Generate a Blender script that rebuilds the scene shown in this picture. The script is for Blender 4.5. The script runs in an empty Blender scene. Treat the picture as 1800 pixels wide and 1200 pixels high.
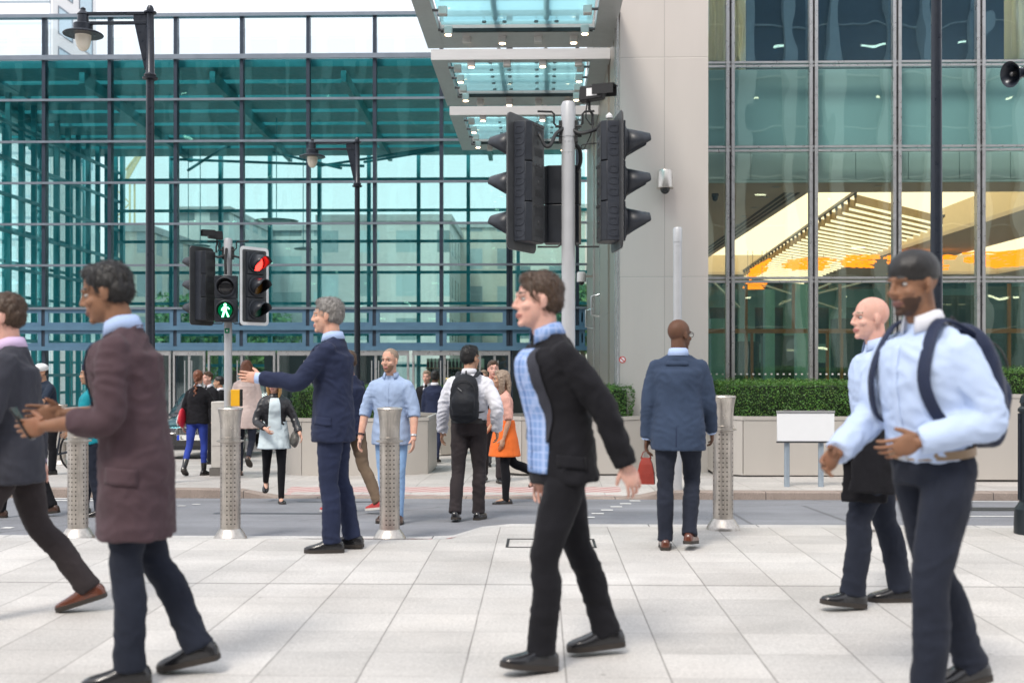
import bpy, bmesh, math, random
from mathutils import Vector, Matrix, noise
from mathutils.bvhtree import BVHTree
random.seed(7)
SC = bpy.context.scene
COL = SC.collection
R = math.radians
PI = math.pi

# ------------------------------------------------------------------ camera
CAM_H = 1.35
FPX = 2000.0            # focal length in pixels of the 1800 px wide photograph
YAW = math.atan(50 / FPX)
cam_data = bpy.data.cameras.new('camera')
cam_data.sensor_width = 36.0
cam_data.lens = 36.0 * FPX / 1800.0
cam_data.shift_y = 44.0 / 1800.0
cam_data.clip_start = 0.1
cam_data.clip_end = 1500
cam_data.dof.use_dof = True
cam_data.dof.focus_distance = 13.0
cam_data.dof.aperture_fstop = 2.1
cam = bpy.data.objects.new('camera', cam_data)
COL.objects.link(cam)
cam.location = (0, 0, CAM_H)
cam.rotation_euler = (R(90), 0, YAW)
SC.camera = cam

# ------------------------------------------------------------------ sky, sun, exposure
SUN_ELEV, SUN_AZ = R(52), R(205)      # azimuth of the sun, clockwise from +Y
world = bpy.data.worlds.new('World')
SC.world = world
world.use_nodes = True
wn = world.node_tree
wn.nodes.clear()
w_out = wn.nodes.new('ShaderNodeOutputWorld')
w_bg = wn.nodes.new('ShaderNodeBackground')
w_sky = wn.nodes.new('ShaderNodeTexSky')
w_sky.sky_type = 'NISHITA'
w_sky.sun_disc = False
w_sky.sun_elevation = SUN_ELEV
w_sky.sun_rotation = SUN_AZ
w_sky.air_density = 1.0
w_sky.dust_density = 3.0
w_sky.ozone_density = 1.0
# an even veil of high cloud whitens the clear sky
w_mix = wn.nodes.new('ShaderNodeMixRGB')
w_mix.inputs['Fac'].default_value = 0.72
w_mix.inputs['Color2'].default_value = (10.6, 10.7, 11.2, 1)
wn.links.new(w_sky.outputs[0], w_mix.inputs['Color1'])
wn.links.new(w_mix.outputs[0], w_bg.inputs['Color'])
w_bg.inputs['Strength'].default_value = 0.105
wn.links.new(w_bg.outputs[0], w_out.inputs['Surface'])
sun_data = bpy.data.lights.new('sun', 'SUN')
sun_data.energy = 1.8
sun_data.angle = R(14)
sun_data.color = (1.0, 0.93, 0.84)
sun = bpy.data.objects.new('sun', sun_data)
COL.objects.link(sun)
sun.rotation_euler = (R(90) - SUN_ELEV, 0, -SUN_AZ + PI)
SC.view_settings.view_transform = 'Standard'
SC.view_settings.look = 'None'
SC.view_settings.exposure = 0.55
SC.view_settings.gamma = 1.0
SC.view_settings.use_curve_mapping = False
SC.render.engine = 'CYCLES'
cy = SC.cycles
cy.use_denoising = True
cy.max_bounces = 8
cy.diffuse_bounces = 3
cy.glossy_bounces = 4
cy.transmission_bounces = 6
cy.transparent_max_bounces = 16
cy.caustics_reflective = False
cy.caustics_refractive = False
cy.sample_clamp_indirect = 6.0

# ------------------------------------------------------------------ photo pixel + depth -> world
_cs, _sn = math.cos(YAW), math.sin(YAW)
def at(u, v, Y):
    a = (u - 900) / FPX; b = (644 - v) / FPX
    dx, dy = a * _cs - _sn, a * _sn + _cs
    t = Y / dy
    return Vector((dx * t, Y, CAM_H + b * t))
def xat(u, Y): return at(u, 644, Y).x
def zat(v, Y): return CAM_H + (644 - v) / FPX * Y

# ------------------------------------------------------------------ terrain heights
def sm(t):
    t = max(0.0, min(1.0, t)); return t * t * (3 - 2 * t)
Y_NEAR, Y_FAR = 9.78, 14.0
def near_z(x, y):
    k = sm((-0.35 - x) / 0.5) * sm((y - 8.75) / 0.95)
    return -0.112 * k
def road_z(x, y):
    return -0.12 - 0.16 * (y - Y_NEAR) / (Y_FAR - Y_NEAR)
def cross_k(x):          # 1 inside the dropped crossing on the far side
    return sm((x + 3.75) / 0.5) * (1 - sm((x - 1.1) / 0.4))
def far_z(x, y):
    s = max(0.018, min(0.043, 0.03 - 0.0026 * x))
    yy = min(y, 29.0)
    up = 0.02 * sm((-3 - x) / 1.5)
    return -0.185 + up - s * (yy - Y_FAR) - (0.08 + up) * cross_k(x) * (1 - sm((y - Y_FAR - .3) / 1.4))
def gz(x, y):
    if y < Y_NEAR: return near_z(x, y)
    if y < Y_FAR: return road_z(x, y)
    return far_z(x, y)

# ------------------------------------------------------------------ node graphs
class G:
    def __init__(s, name):
        s.m = bpy.data.materials.new(name); s.m.use_nodes = True
        s.nt = s.m.node_tree; s.nt.nodes.clear()
        s.out = s.nt.nodes.new('ShaderNodeOutputMaterial')
    def n(s, t, i=(), o=0, **kw):
        nd = s.nt.nodes.new('ShaderNode' + t)
        for k, v in kw.items(): setattr(nd, k, v)
        items = i.items() if isinstance(i, dict) else enumerate(i)
        for k, v in items:
            if v is None: continue
            if isinstance(v, bpy.types.NodeSocket): s.nt.links.new(v, nd.inputs[k])
            else:
                sk = nd.inputs[k]
                if hasattr(sk.default_value, '__len__') and not isinstance(v, str):
                    v = tuple(v)
                    if len(v) == 3 and len(sk.default_value) == 4: v = v + (1,)
                sk.default_value = v
        return nd.outputs[o]
    def math(s, op, a, b=None, c=None): return s.n('Math', [a, b, c], operation=op)
    def mix(s, f, a, b, blend='MIX'): return s.n('MixRGB', [f, a, b], blend_type=blend)
    def coords(s, kind='Object'):
        nd = s.nt.nodes.new('ShaderNodeTexCoord'); return nd.outputs[kind]
    def noise(s, vec, scale, detail=4, rough=.6, o=0): return s.n('TexNoise', {'Vector': vec, 'Scale': scale, 'Detail': detail, 'Roughness': rough}, o)
    def rng(s, v, a, b, c=0., d=1.):
        return s.n('MapRange', [v, a, b, c, d])
    def bump(s, h, strength=.3, dist=.01): return s.n('Bump', {'Height': h, 'Strength': strength, 'Distance': dist})
    def end(s, sh, disp=None):
        s.nt.links.new(sh, s.out.inputs['Surface']); return s.m
    def principled(s, col, rough=.5, metal=0., normal=None, **kw):
        d = {'Base Color': col, 'Roughness': rough, 'Metallic': metal}
        if normal is not None: d['Normal'] = normal
        d.update(kw)
        return s.n('BsdfPrincipled', d)

_pm = {}
def pmat(name, col, rough=.5, metal=0., var=.12, vs=6., bump=0., bs=80., spec=.5, coat=0., stretch=None):
    if name in _pm: return _pm[name]
    g = G(name); c = g.coords()
    vec = g.n('Mapping', {'Vector': c, 'Scale': stretch}) if stretch else c
    n1 = g.noise(vec, vs, 5)
    f = g.rng(n1, .25, .75, 1 - var, 1 + var)
    colr = g.mix(1.0, tuple(col), f, 'MULTIPLY')
    rr = g.rng(g.noise(vec, vs * 3, 3), .3, .7, max(.02, rough - .07), min(1, rough + .07))
    nrm = None
    if bump: nrm = g.bump(g.noise(vec, bs, 4), bump, .004)
    _pm[name] = g.end(g.principled(colr, rr, metal, nrm, **{'Specular IOR Level': spec, 'Coat Weight': coat, 'Coat Roughness': .08}))
    return _pm[name]
def emat(name, col, strength):
    if name in _pm: return _pm[name]
    g = G(name)
    _pm[name] = g.end(g.n('Emission', [tuple(col), strength])); return _pm[name]
def glassmat(name, tint, refl, base=.06, wav=.0, wscale=1.2, body=None, body_f=0., fre=.9):
    """thin architectural glass: tinted transparency, a coating that reflects, optional body colour"""
    if name in _pm: return _pm[name]
    g = G(name)
    nrm = None
    if wav:
        nz = g.noise(g.n('Mapping', {'Vector': g.coords(), 'Scale': (1.0, 1.0, .55)}), wscale, 2, .5)
        nrm = g.bump(nz, wav, .1)
    tr = g.n('BsdfTransparent', [tuple(tint)])
    gl = g.n('BsdfGlossy', {'Color': tuple(refl), 'Roughness': .0} | ({'Normal': nrm} if nrm else {}))
    lw = g.n('LayerWeight', {'Blend': .25}, 1)
    f = g.math('ADD', base, g.math('MULTIPLY', lw, fre * .35))
    sh = g.n('MixShader', [f, tr, gl])
    if body: sh = g.n('MixShader', [body_f, sh, g.n('BsdfTranslucent', [tuple(body)])])
    _pm[name] = g.end(sh); return _pm[name]

# ------------------------------------------------------------------ objects
def tag(o, label=None, cat=None, group=None, kind=None):
    if label: o['label'] = label
    if cat: o['category'] = cat
    if group: o['group'] = group
    if kind: o['kind'] = kind
    return o
def thing(name, label, cat, loc=(0, 0, 0), rz=0., group=None, scale=1.):
    o = bpy.data.objects.new(name, None); COL.objects.link(o)
    o.empty_display_size = .2
    o.location = loc; o.rotation_euler = (0, 0, rz); o.scale = (scale,) * 3
    return tag(o, label, cat, group)
def copy_tree(o, parent=None):
    c = o.copy(); COL.objects.link(c)
    if parent: c.parent = parent
    for ch in [q for q in bpy.data.objects if q.parent == o]: copy_tree(ch, c)
    return c

class MB:
    def __init__(s): s.v = []; s.f = []
    def add(s, vs, fs):
        k = len(s.v); s.v += [tuple(p) for p in vs]; s.f += [tuple(i + k for i in f) for f in fs]; return s
    def box(s, x0, x1, y0, y1, z0, z1):
        return s.add([(x0,y0,z0),(x1,y0,z0),(x1,y1,z0),(x0,y1,z0),(x0,y0,z1),(x1,y0,z1),(x1,y1,z1),(x0,y1,z1)],
                     [(0,3,2,1),(4,5,6,7),(0,1,5,4),(1,2,6,5),(2,3,7,6),(3,0,4,7)])
    def obox(s, M, hx, hy, hz):
        c = [M @ Vector((a * hx, b * hy, d * hz)) for d in (-1, 1) for a, b in ((-1,-1),(1,-1),(1,1),(-1,1))]
        return s.add(c, [(0,3,2,1),(4,5,6,7),(0,1,5,4),(1,2,6,5),(2,3,7,6),(3,0,4,7)])
    def bar(s, p, q, w, h, up=(0, 0, 1)):
        p, q = Vector(p), Vector(q); d = (q - p).normalized(); u = Vector(up)
        sd = d.cross(u)
        if sd.length < 1e-4: sd = d.cross(Vector((1, 0, 0)))
        sd.normalize(); u = sd.cross(d)
        M = Matrix((sd, d, u)).transposed().to_4x4(); M.translation = (p + q) / 2
        return s.obox(M, w / 2, (q - p).length / 2, h / 2)
    def tube(s, pts, rad, n=12, ref=(1, 0, 0), cap=True):
        """rad: number, list of numbers or list of (side, front) pairs"""
        pts = [Vector(p) for p in pts]
        if not isinstance(rad, (list, tuple)): rad = [rad] * len(pts)
        rad = [(r, r) if not isinstance(r, (list, tuple)) else r for r in rad]
        rings = []
        ref = Vector(ref); last = None
        for i, p in enumerate(pts):
            a = pts[max(0, i - 1)]; b = pts[min(len(pts) - 1, i + 1)]
            t = (b - a).normalized()
            sd = (last if last is not None else ref)
            sd = sd - t * sd.dot(t)
            if sd.length < 1e-3: sd = t.orthogonal()
            sd.normalize(); last = sd if last is None else sd
            fr = t.cross(sd)
            rings.append([p + sd * (math.cos(2 * PI * j / n) * rad[i][0]) + fr * (math.sin(2 * PI * j / n) * rad[i][1]) for j in range(n)])
        vs = [v for r in rings for v in r]; fs = []
        for i in range(len(rings) - 1):
            for j in range(n):
                k = (j + 1) % n
                fs.append((i*n+j, i*n+k, (i+1)*n+k, (i+1)*n+j))
        if cap:
            fs.append(tuple(range(n - 1, -1, -1))); fs.append(tuple((len(rings)-1)*n + j for j in range(n)))
        return s.add(vs, fs)
    def lathe(s, prof, n=32, c=(0, 0, 0), M=None):
        M = M or Matrix.Translation(Vector(c)); k = []
        vs = []
        for r, z in prof:
            for j in range(n):
                a = 2 * PI * j / n
                vs.append(M @ Vector((r * math.cos(a), r * math.sin(a), z)))
        fs = []
        for i in range(len(prof) - 1):
            for j in range(n):
                q = (j + 1) % n
                fs.append((i*n+j, i*n+q, (i+1)*n+q, (i+1)*n+j))
        fs.append(tuple(range(n - 1, -1, -1))); fs.append(tuple((len(prof)-1)*n + j for j in range(n)))
        return s.add(vs, fs)
    def ell(s, c, r, M=None, nu=20, nv=12):
        c = Vector(c); M = M or Matrix.Identity(3); vs = []; fs = []
        for i in range(1, nv):
            th = PI * i / nv
            for j in range(nu):
                a = 2 * PI * j / nu
                vs.append(c + M @ Vector((r[0]*math.sin(th)*math.cos(a), r[1]*math.sin(th)*math.sin(a), -r[2]*math.cos(th))))
        vs.append(c + M @ Vector((0, 0, -r[2]))); vs.append(c + M @ Vector((0, 0, r[2])))
        b, t = len(vs) - 2, len(vs) - 1
        for i in range(nv - 2):
            for j in range(nu):
                k = (j + 1) % nu
                fs.append((i*nu+j, i*nu+k, (i+1)*nu+k, (i+1)*nu+j))
        for j in range(nu):
            k = (j + 1) % nu
            fs.append((b, k, j)); fs.append((t, (nv-2)*nu+j, (nv-2)*nu+k))
        return s.add(vs, fs)
    def prism(s, poly, M, d):
        """poly: 2D outline (x,z) counter-clockwise seen from -y, thickness d along +y, through matrix M"""
        n = len(poly)
        vs = [M @ Vector((x, 0, z)) for x, z in poly] + [M @ Vector((x, d, z)) for x, z in poly]
        fs = [tuple(range(n)), tuple(range(2*n-1, n-1, -1))]
        for j in range(n):
            k = (j + 1) % n
            fs.append((k, j, j + n, k + n))
        return s.add(vs, fs)
    def mesh(s, name='mesh'):
        me = bpy.data.meshes.new(name); me.from_pydata(s.v, [], s.f); me.update(); return me
    def build(s, name, m, parent=None, smooth=False, bevel=0., world=False, seg=2, ang=40):
        me = s.mesh(name)
        return link_mesh(me, name, m, parent, smooth, bevel, world, seg, ang)
def link_mesh(me, name, m, parent=None, smooth=False, bevel=0., world=False, seg=2, ang=40):
    ms = m if isinstance(m, (list, tuple)) else [m]
    for q in ms: me.materials.append(q)
    if smooth:
        me.polygons.foreach_set('use_smooth', [True] * len(me.polygons))
        me.set_sharp_from_angle(angle=R(ang))
    o = bpy.data.objects.new(name, me); COL.objects.link(o)
    if parent:
        o.parent = parent
        if world: o.matrix_parent_inverse = parent.matrix_basis.inverted()
    if bevel:
        b = o.modifiers.new('bevel', 'BEVEL'); b.width = bevel; b.segments = seg; b.limit_method = 'ANGLE'; b.angle_limit = R(40)
        if not smooth: me.polygons.foreach_set('use_smooth', [True] * len(me.polygons)); me.set_sharp_from_angle(angle=R(30))
    return o
def rrect(w, h, r, n=5):
    out = []
    for cx, cz, a0 in ((w/2-r, -h/2+r, -90), (w/2-r, h/2-r, 0), (-w/2+r, h/2-r, 90), (-w/2+r, -h/2+r, 180)):
        for i in range(n + 1):
            a = R(a0 + 90 * i / n); out.append((cx + r*math.cos(a), cz + r*math.sin(a)))
    return out
# ------------------------------------------------------------------ ground materials
def paving_mat(name, col, sx, sy, ox, oy, far=False):
    g = G(name); c = g.coords()
    sp = g.nt.nodes.new('ShaderNodeSeparateXYZ'); g.nt.links.new(c, sp.inputs[0])
    x, y = sp.outputs[0], sp.outputs[1]
    wob = g.math('MULTIPLY', g.math('SUBTRACT', g.noise(c, 3., 2), .5), .006)
    fx = g.math('DIVIDE', g.math('ADD', g.math('SUBTRACT', x, ox), wob), sx)
    fy = g.math('DIVIDE', g.math('ADD', g.math('SUBTRACT', y, oy), wob), sy)
    def edge(f, s, w0, w1):
        fr = g.math('FRACT', f)
        d = g.math('MULTIPLY', g.math('MINIMUM', fr, g.math('SUBTRACT', 1., fr)), s)
        return g.rng(d, w0, w1, 1., 0.)
    jn = g.rng(g.noise(c, 1.7, 3), .3, .7, .6, 1.)
    lx = g.math('MULTIPLY', edge(fx, sx, .0018, .0048), jn)
    ly = g.math('MULTIPLY', edge(fy, sy, .0012, .004), g.math('MULTIPLY', g.rng(g.noise(c, 2.3, 3), .35, .65, .2, .95), .75))
    joint = g.math('MAXIMUM', lx, ly)
    if not far:      # the wide dark joint between the two fields of paving
        dl = g.math('ABSOLUTE', g.math('SUBTRACT', y, 7.05))
        joint = g.math('MAXIMUM', joint, g.rng(dl, .006, .012, 1., 0.))
    idv = g.n('CombineXYZ', [g.math('FLOOR', fx), g.math('FLOOR', fy), 0.])
    wn_ = g.n('TexWhiteNoise', {'Vector': idv}, noise_dimensions='2D')
    tone = g.rng(wn_, 0., 1., .87, 1.07)
    grain = g.rng(g.noise(c, 130., 4, .8), .3, .7, .66, 1.30)
    grain = g.math('MULTIPLY', grain, g.rng(g.noise(c, 48., 3, .75), .32, .68, .84, 1.14))
    stain = g.rng(g.noise(c, 1.1, 6, .65), .3, .72, .80, 1.06)
    smut = g.rng(g.noise(g.n('Mapping', {'Vector': c, 'Scale': (.5, 2.5, 1)}), 1.6, 5, .7), .42, .75, 1., .9)
    k = g.math('MULTIPLY', g.math('MULTIPLY', tone, grain), g.math('MULTIPLY', stain, smut))
    colr = g.mix(1., tuple(col), k, 'MULTIPLY')
    warm = g.mix(g.rng(g.noise(c, .6, 3), .4, .7, 0., .35), colr, g.mix(1., colr, (1.0, .95, .9), 'MULTIPLY'))
    spots = g.rng(g.n('TexVoronoi', {'Vector': c, 'Scale': 3.1}, 0), .030, .052, .5, 0.)
    warm = g.mix(g.math('MULTIPLY', spots, g.rng(g.noise(c, 1.3, 2), .46, .52, 0., 1.)), warm, (.12, .11, .1))
    fin = g.mix(g.math('MULTIPLY', joint, .82), warm, (.075, .062, .055))
    h = g.math('SUBTRACT', g.math('MULTIPLY', g.noise(c, 180., 3), .15), joint)
    return g.end(g.principled(fin, g.rng(g.noise(c, 2., 4), .3, .7, .52, .72), 0., g.bump(h, .35, .004)))
def asphalt_mat():
    g = G('asphalt'); c = g.coords()
    grain = g.rng(g.noise(c, 140., 4, .75), .3, .7, .55, 1.5)
    big = g.rng(g.noise(c, .9, 5), .3, .7, .82, 1.14)
    lane = g.rng(g.noise(g.n('Mapping', {'Vector': c, 'Scale': (.15, 1.6, 1)}), 1.2, 3), .35, .65, .9, 1.1)
    colr = g.mix(1., (.205, .212, .232), g.math('MULTIPLY', grain, g.math('MULTIPLY', big, lane)), 'MULTIPLY')
    crack = g.rng(g.n('TexVoronoi', {'Vector': g.n('Mapping', {'Vector': c, 'Scale': (.35, .9, 1)}), 'Scale': .7}, 0, feature='DISTANCE_TO_EDGE'), .0, .006, .6, 0.)
    colr = g.mix(crack, colr, (.04, .04, .042))
    return g.end(g.principled(colr, .82, 0., g.bump(g.noise(c, 160., 4, .7), .6, .006)))
def kerb_mat(name, col):
    g = G(name); c = g.coords()
    sp = g.nt.nodes.new('ShaderNodeSeparateXYZ'); g.nt.links.new(c, sp.inputs[0])
    fr = g.math('FRACT', g.math('DIVIDE', sp.outputs[0], .92))
    j = g.rng(g.math('MINIMUM', fr, g.math('SUBTRACT', 1., fr)), .003, .007, 1., 0.)
    sp_ = g.rng(g.noise(c, 120., 4, .8), .3, .7, .45, 1.6)
    colr = g.mix(1., tuple(col), g.math('MULTIPLY', sp_, g.rng(g.noise(c, 3., 4), .3, .7, .85, 1.12)), 'MULTIPLY')
    return g.end(g.principled(g.mix(j, colr, (.04, .036, .034)), .75, 0., g.bump(g.noise(c, 90., 4), .4, .006)))
def tactile_mat(name, ang):
    g = G(name); c = g.coords()
    sp = g.nt.nodes.new('ShaderNodeSeparateXYZ'); g.nt.links.new(c, sp.inputs[0])
    d = g.math('ADD', g.math('MULTIPLY', sp.outputs[0], math.cos(ang)), g.math('MULTIPLY', sp.outputs[1], math.sin(ang)))
    rib = g.rng(g.math('SINE', g.math('MULTIPLY', d, 2 * PI / .14)), .45, .8, 0., 1.)
    colr = g.mix(rib, (.52, .40, .38), (.40, .16, .15))
    colr = g.mix(1., colr, g.rng(g.noise(c, 60., 4), .3, .7, .8, 1.15), 'MULTIPLY')
    return g.end(g.principled(colr, .75, 0., g.bump(rib, .5, .005)))
M_near = paving_mat('granite_paving', (.59, .573, .55), .451, .42, .112, 7.05)
M_far = paving_mat('far_granite_paving', (.53, .505, .48), .62, .62, .2, 14.3, True)
M_asph = asphalt_mat()
M_kerb = kerb_mat('kerb_granite', (.27, .22, .19))
M_kerbn = kerb_mat('near_kerb_granite', (.50, .49, .48))

def sheet(name, xs, ys, zf, m, kind='structure'):
    mb = MB(); nx = len(xs)
    for y in ys:
        for x in xs: mb.v.append((x, y, zf(x, y)))
    for j in range(len(ys) - 1):
        for i in range(nx - 1):
            mb.f.append((j*nx+i, j*nx+i+1, (j+1)*nx+i+1, (j+1)*nx+i))
    o = mb.build(name, m, smooth=True, ang=50)
    o['kind'] = kind; return o
def span(a, b, n): return [a + (b - a) * i / n for i in range(n + 1)]
XS = [-600, -60, -25] + span(-14, 12, 104) + [25, 60, 600]
pv = sheet('near_pavement', XS, [-120, -20, 0, 4] + span(5, 8.7, 8) + span(8.75, Y_NEAR - .15, 12), near_z, M_near)
# near kerb: a top strip and the face down to the road
sheet('near_kerb', XS, [Y_NEAR - .15, Y_NEAR - .004, Y_NEAR, Y_NEAR + .012], lambda x, y: near_z(x, y) if y < Y_NEAR - .002 else (near_z(x, y - .003) - .006 if y < Y_NEAR + .002 else -.2), M_kerbn)
sheet('road', XS, [Y_NEAR] + span(10, 13.9, 8) + [Y_FAR + .02], road_z, M_asph)
def far_kerb_z(x, y):
    if y < Y_FAR + .001: return road_z(x, Y_FAR) - .05
    if y < Y_FAR + .013: return far_z(x, Y_FAR) - .012
    return far_z(x, y)
sheet('far_kerb', XS, [Y_FAR, Y_FAR + .012, Y_FAR + .03, Y_FAR + .28], far_kerb_z, M_kerb)
sheet('far_pavement', XS, span(Y_FAR + .28, 30, 30) + [60, 200, 700], far_z, M_far)
# red ribbed tactile paving on both sides of the crossing
def patch_sheet(name, x0, x1, y0, y1, zf, m, dz=.004, skew=0.):
    mb = MB(); nx, ny = 24, 8
    for j in range(ny + 1):
        for i in range(nx + 1):
            y = y0 + (y1 - y0) * j / ny
            x = x0 + (x1 - x0) * i / nx + skew * (y - y0)
            mb.v.append((x, y, zf(x, y) + dz))
    for j in range(ny):
        for i in range(nx): mb.f.append((j*(nx+1)+i, j*(nx+1)+i+1, (j+1)*(nx+1)+i+1, (j+1)*(nx+1)+i))
    o = mb.build(name, m, smooth=True); o['kind'] = 'structure'; return o
patch_sheet('tactile_paving', -2.0, -.95, 9.06, 9.62, near_z, tactile_mat('red_tactile_near', R(20)), skew=.45)
patch_sheet('tactile_paving', -3.35, 1.05, 14.31, 15.1, far_z, tactile_mat('red_tactile_far', R(-60)))
# painted road markings
M_paint = pmat('road_paint', (.74, .74, .72), .7, var=.22, vs=30, bump=.3, bs=120)
def paint_dash(x0, x1, y, w, dz=.005):
    return patch_sheet('road_marking', x0, x1, y - w / 2, y + w / 2, road_z, M_paint, dz)
for (u0, u1, v, w) in ((72, 118, 868, .09), (150, 196, 868.5, .09), (78, 192, 882, .11), (282, 296, 895, .07), (313, 326, 891, .07), (338, 352, 888, .07),
                       (5, 22, 931, .10), (50, 62, 926, .08), (165, 183, 911, .08)):
    Y = 10 + (931 - v) / 63 * 3.6
    for _ in range(6):      # solve the depth of that pixel row on the road
        Y = (CAM_H - road_z(0, Y)) * FPX / (v - 644)
    Y = min(Y, 13.85)
    paint_dash(xat(u0, Y), xat(u1, Y), Y, w)
for (v, u0) in ((878.5, 1655), (905, 1655)):
    Y = 12
    for _ in range(6): Y = (CAM_H - road_z(0, Y)) * FPX / (v - 644)
    paint_dash(xat(u0, Y), xat(u0, Y) + 9, min(Y, 13.8), .07)
for i in range(7):          # crossing studs, a diagonal row
    t = i / 6; Y = 11.2 + 2.55 * t; u = 1018 + 98 * t
    paint_dash(xat(u, Y) - .065, xat(u, Y) + .065, Y, .11)
M_iron = pmat('drain_iron', (.045, .048, .05), .6, .6, vs=20, bump=.5, bs=60)
M_strip = pmat('drain_strip_grey', (.10, .11, .13), .6, .3, vs=40, bump=.5, bs=90)
o = patch_sheet('drain_cover', 4.62, 5.9, 12.55, 12.95, road_z, M_iron, .005)
for (x0, x1, y) in ((-3.45, -2.2, 11.9), (-2.9, -1.7, 13.45)):
    patch_sheet('drain_strip', x0, x1, y, y + .12, road_z, M_strip, .004)
# flush inspection cover in the near paving: a thin metal edge
fr = MB()
x0, x1, y0, y1 = -.26, .42, 8.49, 8.91
for a in ((x0, x1, y0, y0+.018), (x0, x1, y1-.018, y1), (x0, x0+.02, y0+.018, y1-.018), (x1-.02, x1, y0+.018, y1-.018), (.085, .1, y0+.018, y1-.018)):
    fr.box(*a, .001, .005)
fr.build('inspection_cover_frame', M_iron)['kind'] = 'structure'
# ------------------------------------------------------------------ building materials
M_steel_teal = pmat('dark_teal_steel', (.018, .24, .28), .45, .2, vs=3)
M_front_mull = pmat('slate_blue_mullion', (.035, .05, .075), .4, .4, vs=3)
M_transom = pmat('grey_blue_transom', (.22, .26, .31), .35, .5, vs=3)
M_blueframe = pmat('blue_grey_panel', (.10, .20, .30), .4, .3, vs=3)
M_alu = pmat('silver_aluminium', (.55, .56, .57), .32, .8, vs=4, var=.06)
M_alu_d = pmat('dark_gap_aluminium', (.09, .09, .095), .4, .6)
M_bronze = pmat('bronze_frame', (.30, .19, .09), .4, .6)
M_stone = pmat('pale_stone', (.56, .52, .46), .8, var=.1, vs=1.5)
M_conc = pmat('grey_render', (.42, .43, .43), .8, var=.12, vs=1.5)
G_front = glassmat('teal_curtain_glass', (.83, .955, .945), (.26, .72, .86), .055, .12, .8)
G_clear = glassmat('clear_parapet_glass', (.93, .97, .98), (.9, .95, 1), .05)
G_back = glassmat('pale_teal_back_glass', (.90, .98, .962), (.6, .9, .95), .05)
G_right = glassmat('grey_green_lobby_glass', (.90, .93, .895), (.66, .88, .92), .115, .10, .6)
G_spand = glassmat('spandrel_glass', (.86, .93, .93), (.62, .86, .90), .10, .12, .6)
G_upper = glassmat('deep_blue_upper_glass', (.955, .97, .97), (.34, .66, .92), .15, .12, .6)
G_inner = glassmat('inner_screen_glass', (.90, .96, .95), (.8, .9, .95), .05)
M_floor_in = pmat('lobby_floor', (.30, .28, .26), .25, var=.1)

# ------------------------------------------------------------------ left: see-through glass pavilion
YF, YB = 29.0, 38.9
MW = 118 * YF / FPX
X_k0 = xat(192, YF)
GZ = -.66
ZT = zat(26, YF); ZR = zat(97, YF)
TRZ = [zat(v, YF) for v in (172, 246, 319, 392, 465, 541)]
Z_BAND = zat(576, YF); Z_DOOR = zat(612, YF)
XR = 1.18
pav = thing('glass_pavilion', 'teal see-through glass hall with dark steel grid and revolving door entrance', 'building', (X_k0, YF, GZ))
mx = [X_k0 + MW * k for k in range(-4, 7)] + [xat(898, YF), xat(1015, YF)]
mx = sorted(set(round(x, 3) for x in mx if x < XR))
for x in mx:
    MB().box(x - .045, x + .045, YF, YF + .2, GZ - .3, ZT).build('mullion', M_front_mull, pav, world=True)
for z in TRZ:
    MB().box(mx[0] - .5, XR, YF - .07, YF - .005, z - .028, z + .028).build('transom', M_transom, pav, world=True)
MB().box(mx[0] - .5, XR, YF - .09, YF - .006, ZR - .06, ZR + .06).build('roof_edge_beam', M_transom, pav, world=True)
MB().box(mx[0] - .5, XR, YF - .08, YF + .12, ZT, ZT + .09).build('top_rail', M_transom, pav, world=True)
for z in (Z_BAND, Z_DOOR):
    MB().box(mx[0] - .5, XR, YF - .08, YF - .004, z - .055, z + .055).build('transom', M_blueframe, pav, world=True)
edges = mx + [XR]
for a, b in zip(edges[:-1], edges[1:]):
    if b - a < .2: continue
    MB().box(a + .045, b - .045, YF + .05, YF + .075, Z_DOOR + .05, ZR - .05).build('glazing', G_front, pav, world=True)
    MB().box(a + .045, b - .045, YF + .05, YF + .07, ZR + .06, ZT).build('parapet_glazing', G_clear, pav, world=True)
    for z0, z1 in ((Z_BAND + .055, TRZ[-1] - .03), (Z_DOOR + .055, Z_BAND - .055)):
        fr = MB(); fr.box(a + .046, b - .046, YF - .02, YF + .04, z0, z0 + .09); fr.box(a + .046, b - .046, YF - .02, YF + .04, z1 - .09, z1)
        fr.box(a + .046, a + .14, YF - .02, YF + .04, z0 + .09, z1 - .09); fr.box(b - .14, b - .046, YF - .02, YF + .04, z0 + .09, z1 - .09)
        fr.build('panel_frame', M_blueframe, pav, world=True)
# doors below the blue band
for i, (u0, u1) in enumerate(((188, 240), (243, 301), (305, 361), (366, 484), (488, 596), (602, 719), (725, 838), (842, 897))):
    x0, x1 = xat(u0, YF), xat(u1, YF)
    f = MB(); z1 = Z_DOOR - .06
    f.box(x0, x0 + .05, YF - .05, YF + .05, GZ - .2, z1); f.box(x1 - .05, x1, YF - .05, YF + .05, GZ - .2, z1)
    f.box(x0 + .05, x1 - .05, YF - .05, YF + .05, z1 - .12, z1)
    f.box(x0 + .05, x1 - .05, YF - .04, YF + .04, GZ - .2, GZ + .12)
    d = f.build('door', M_alu, pav, world=True)
    MB().box(x0 + .05, x1 - .05, YF - .008, YF + .008, GZ + .12, z1 - .12).build('glass', G_inner, d).matrix_parent_inverse = Matrix.Identity(4)
    h = MB()
    xm = (x0 + x1) / 2
    for q in (-.09, .09): h.tube([(xm + q, YF - .09, GZ + .5), (xm + q, YF - .09, z1 - .25)], .014, 8)
    h.box(xm - .03, xm + .03, YF - .02, YF + .03, GZ + .121, z1 - .121)
    h.build('handle', M_alu, d)
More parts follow.
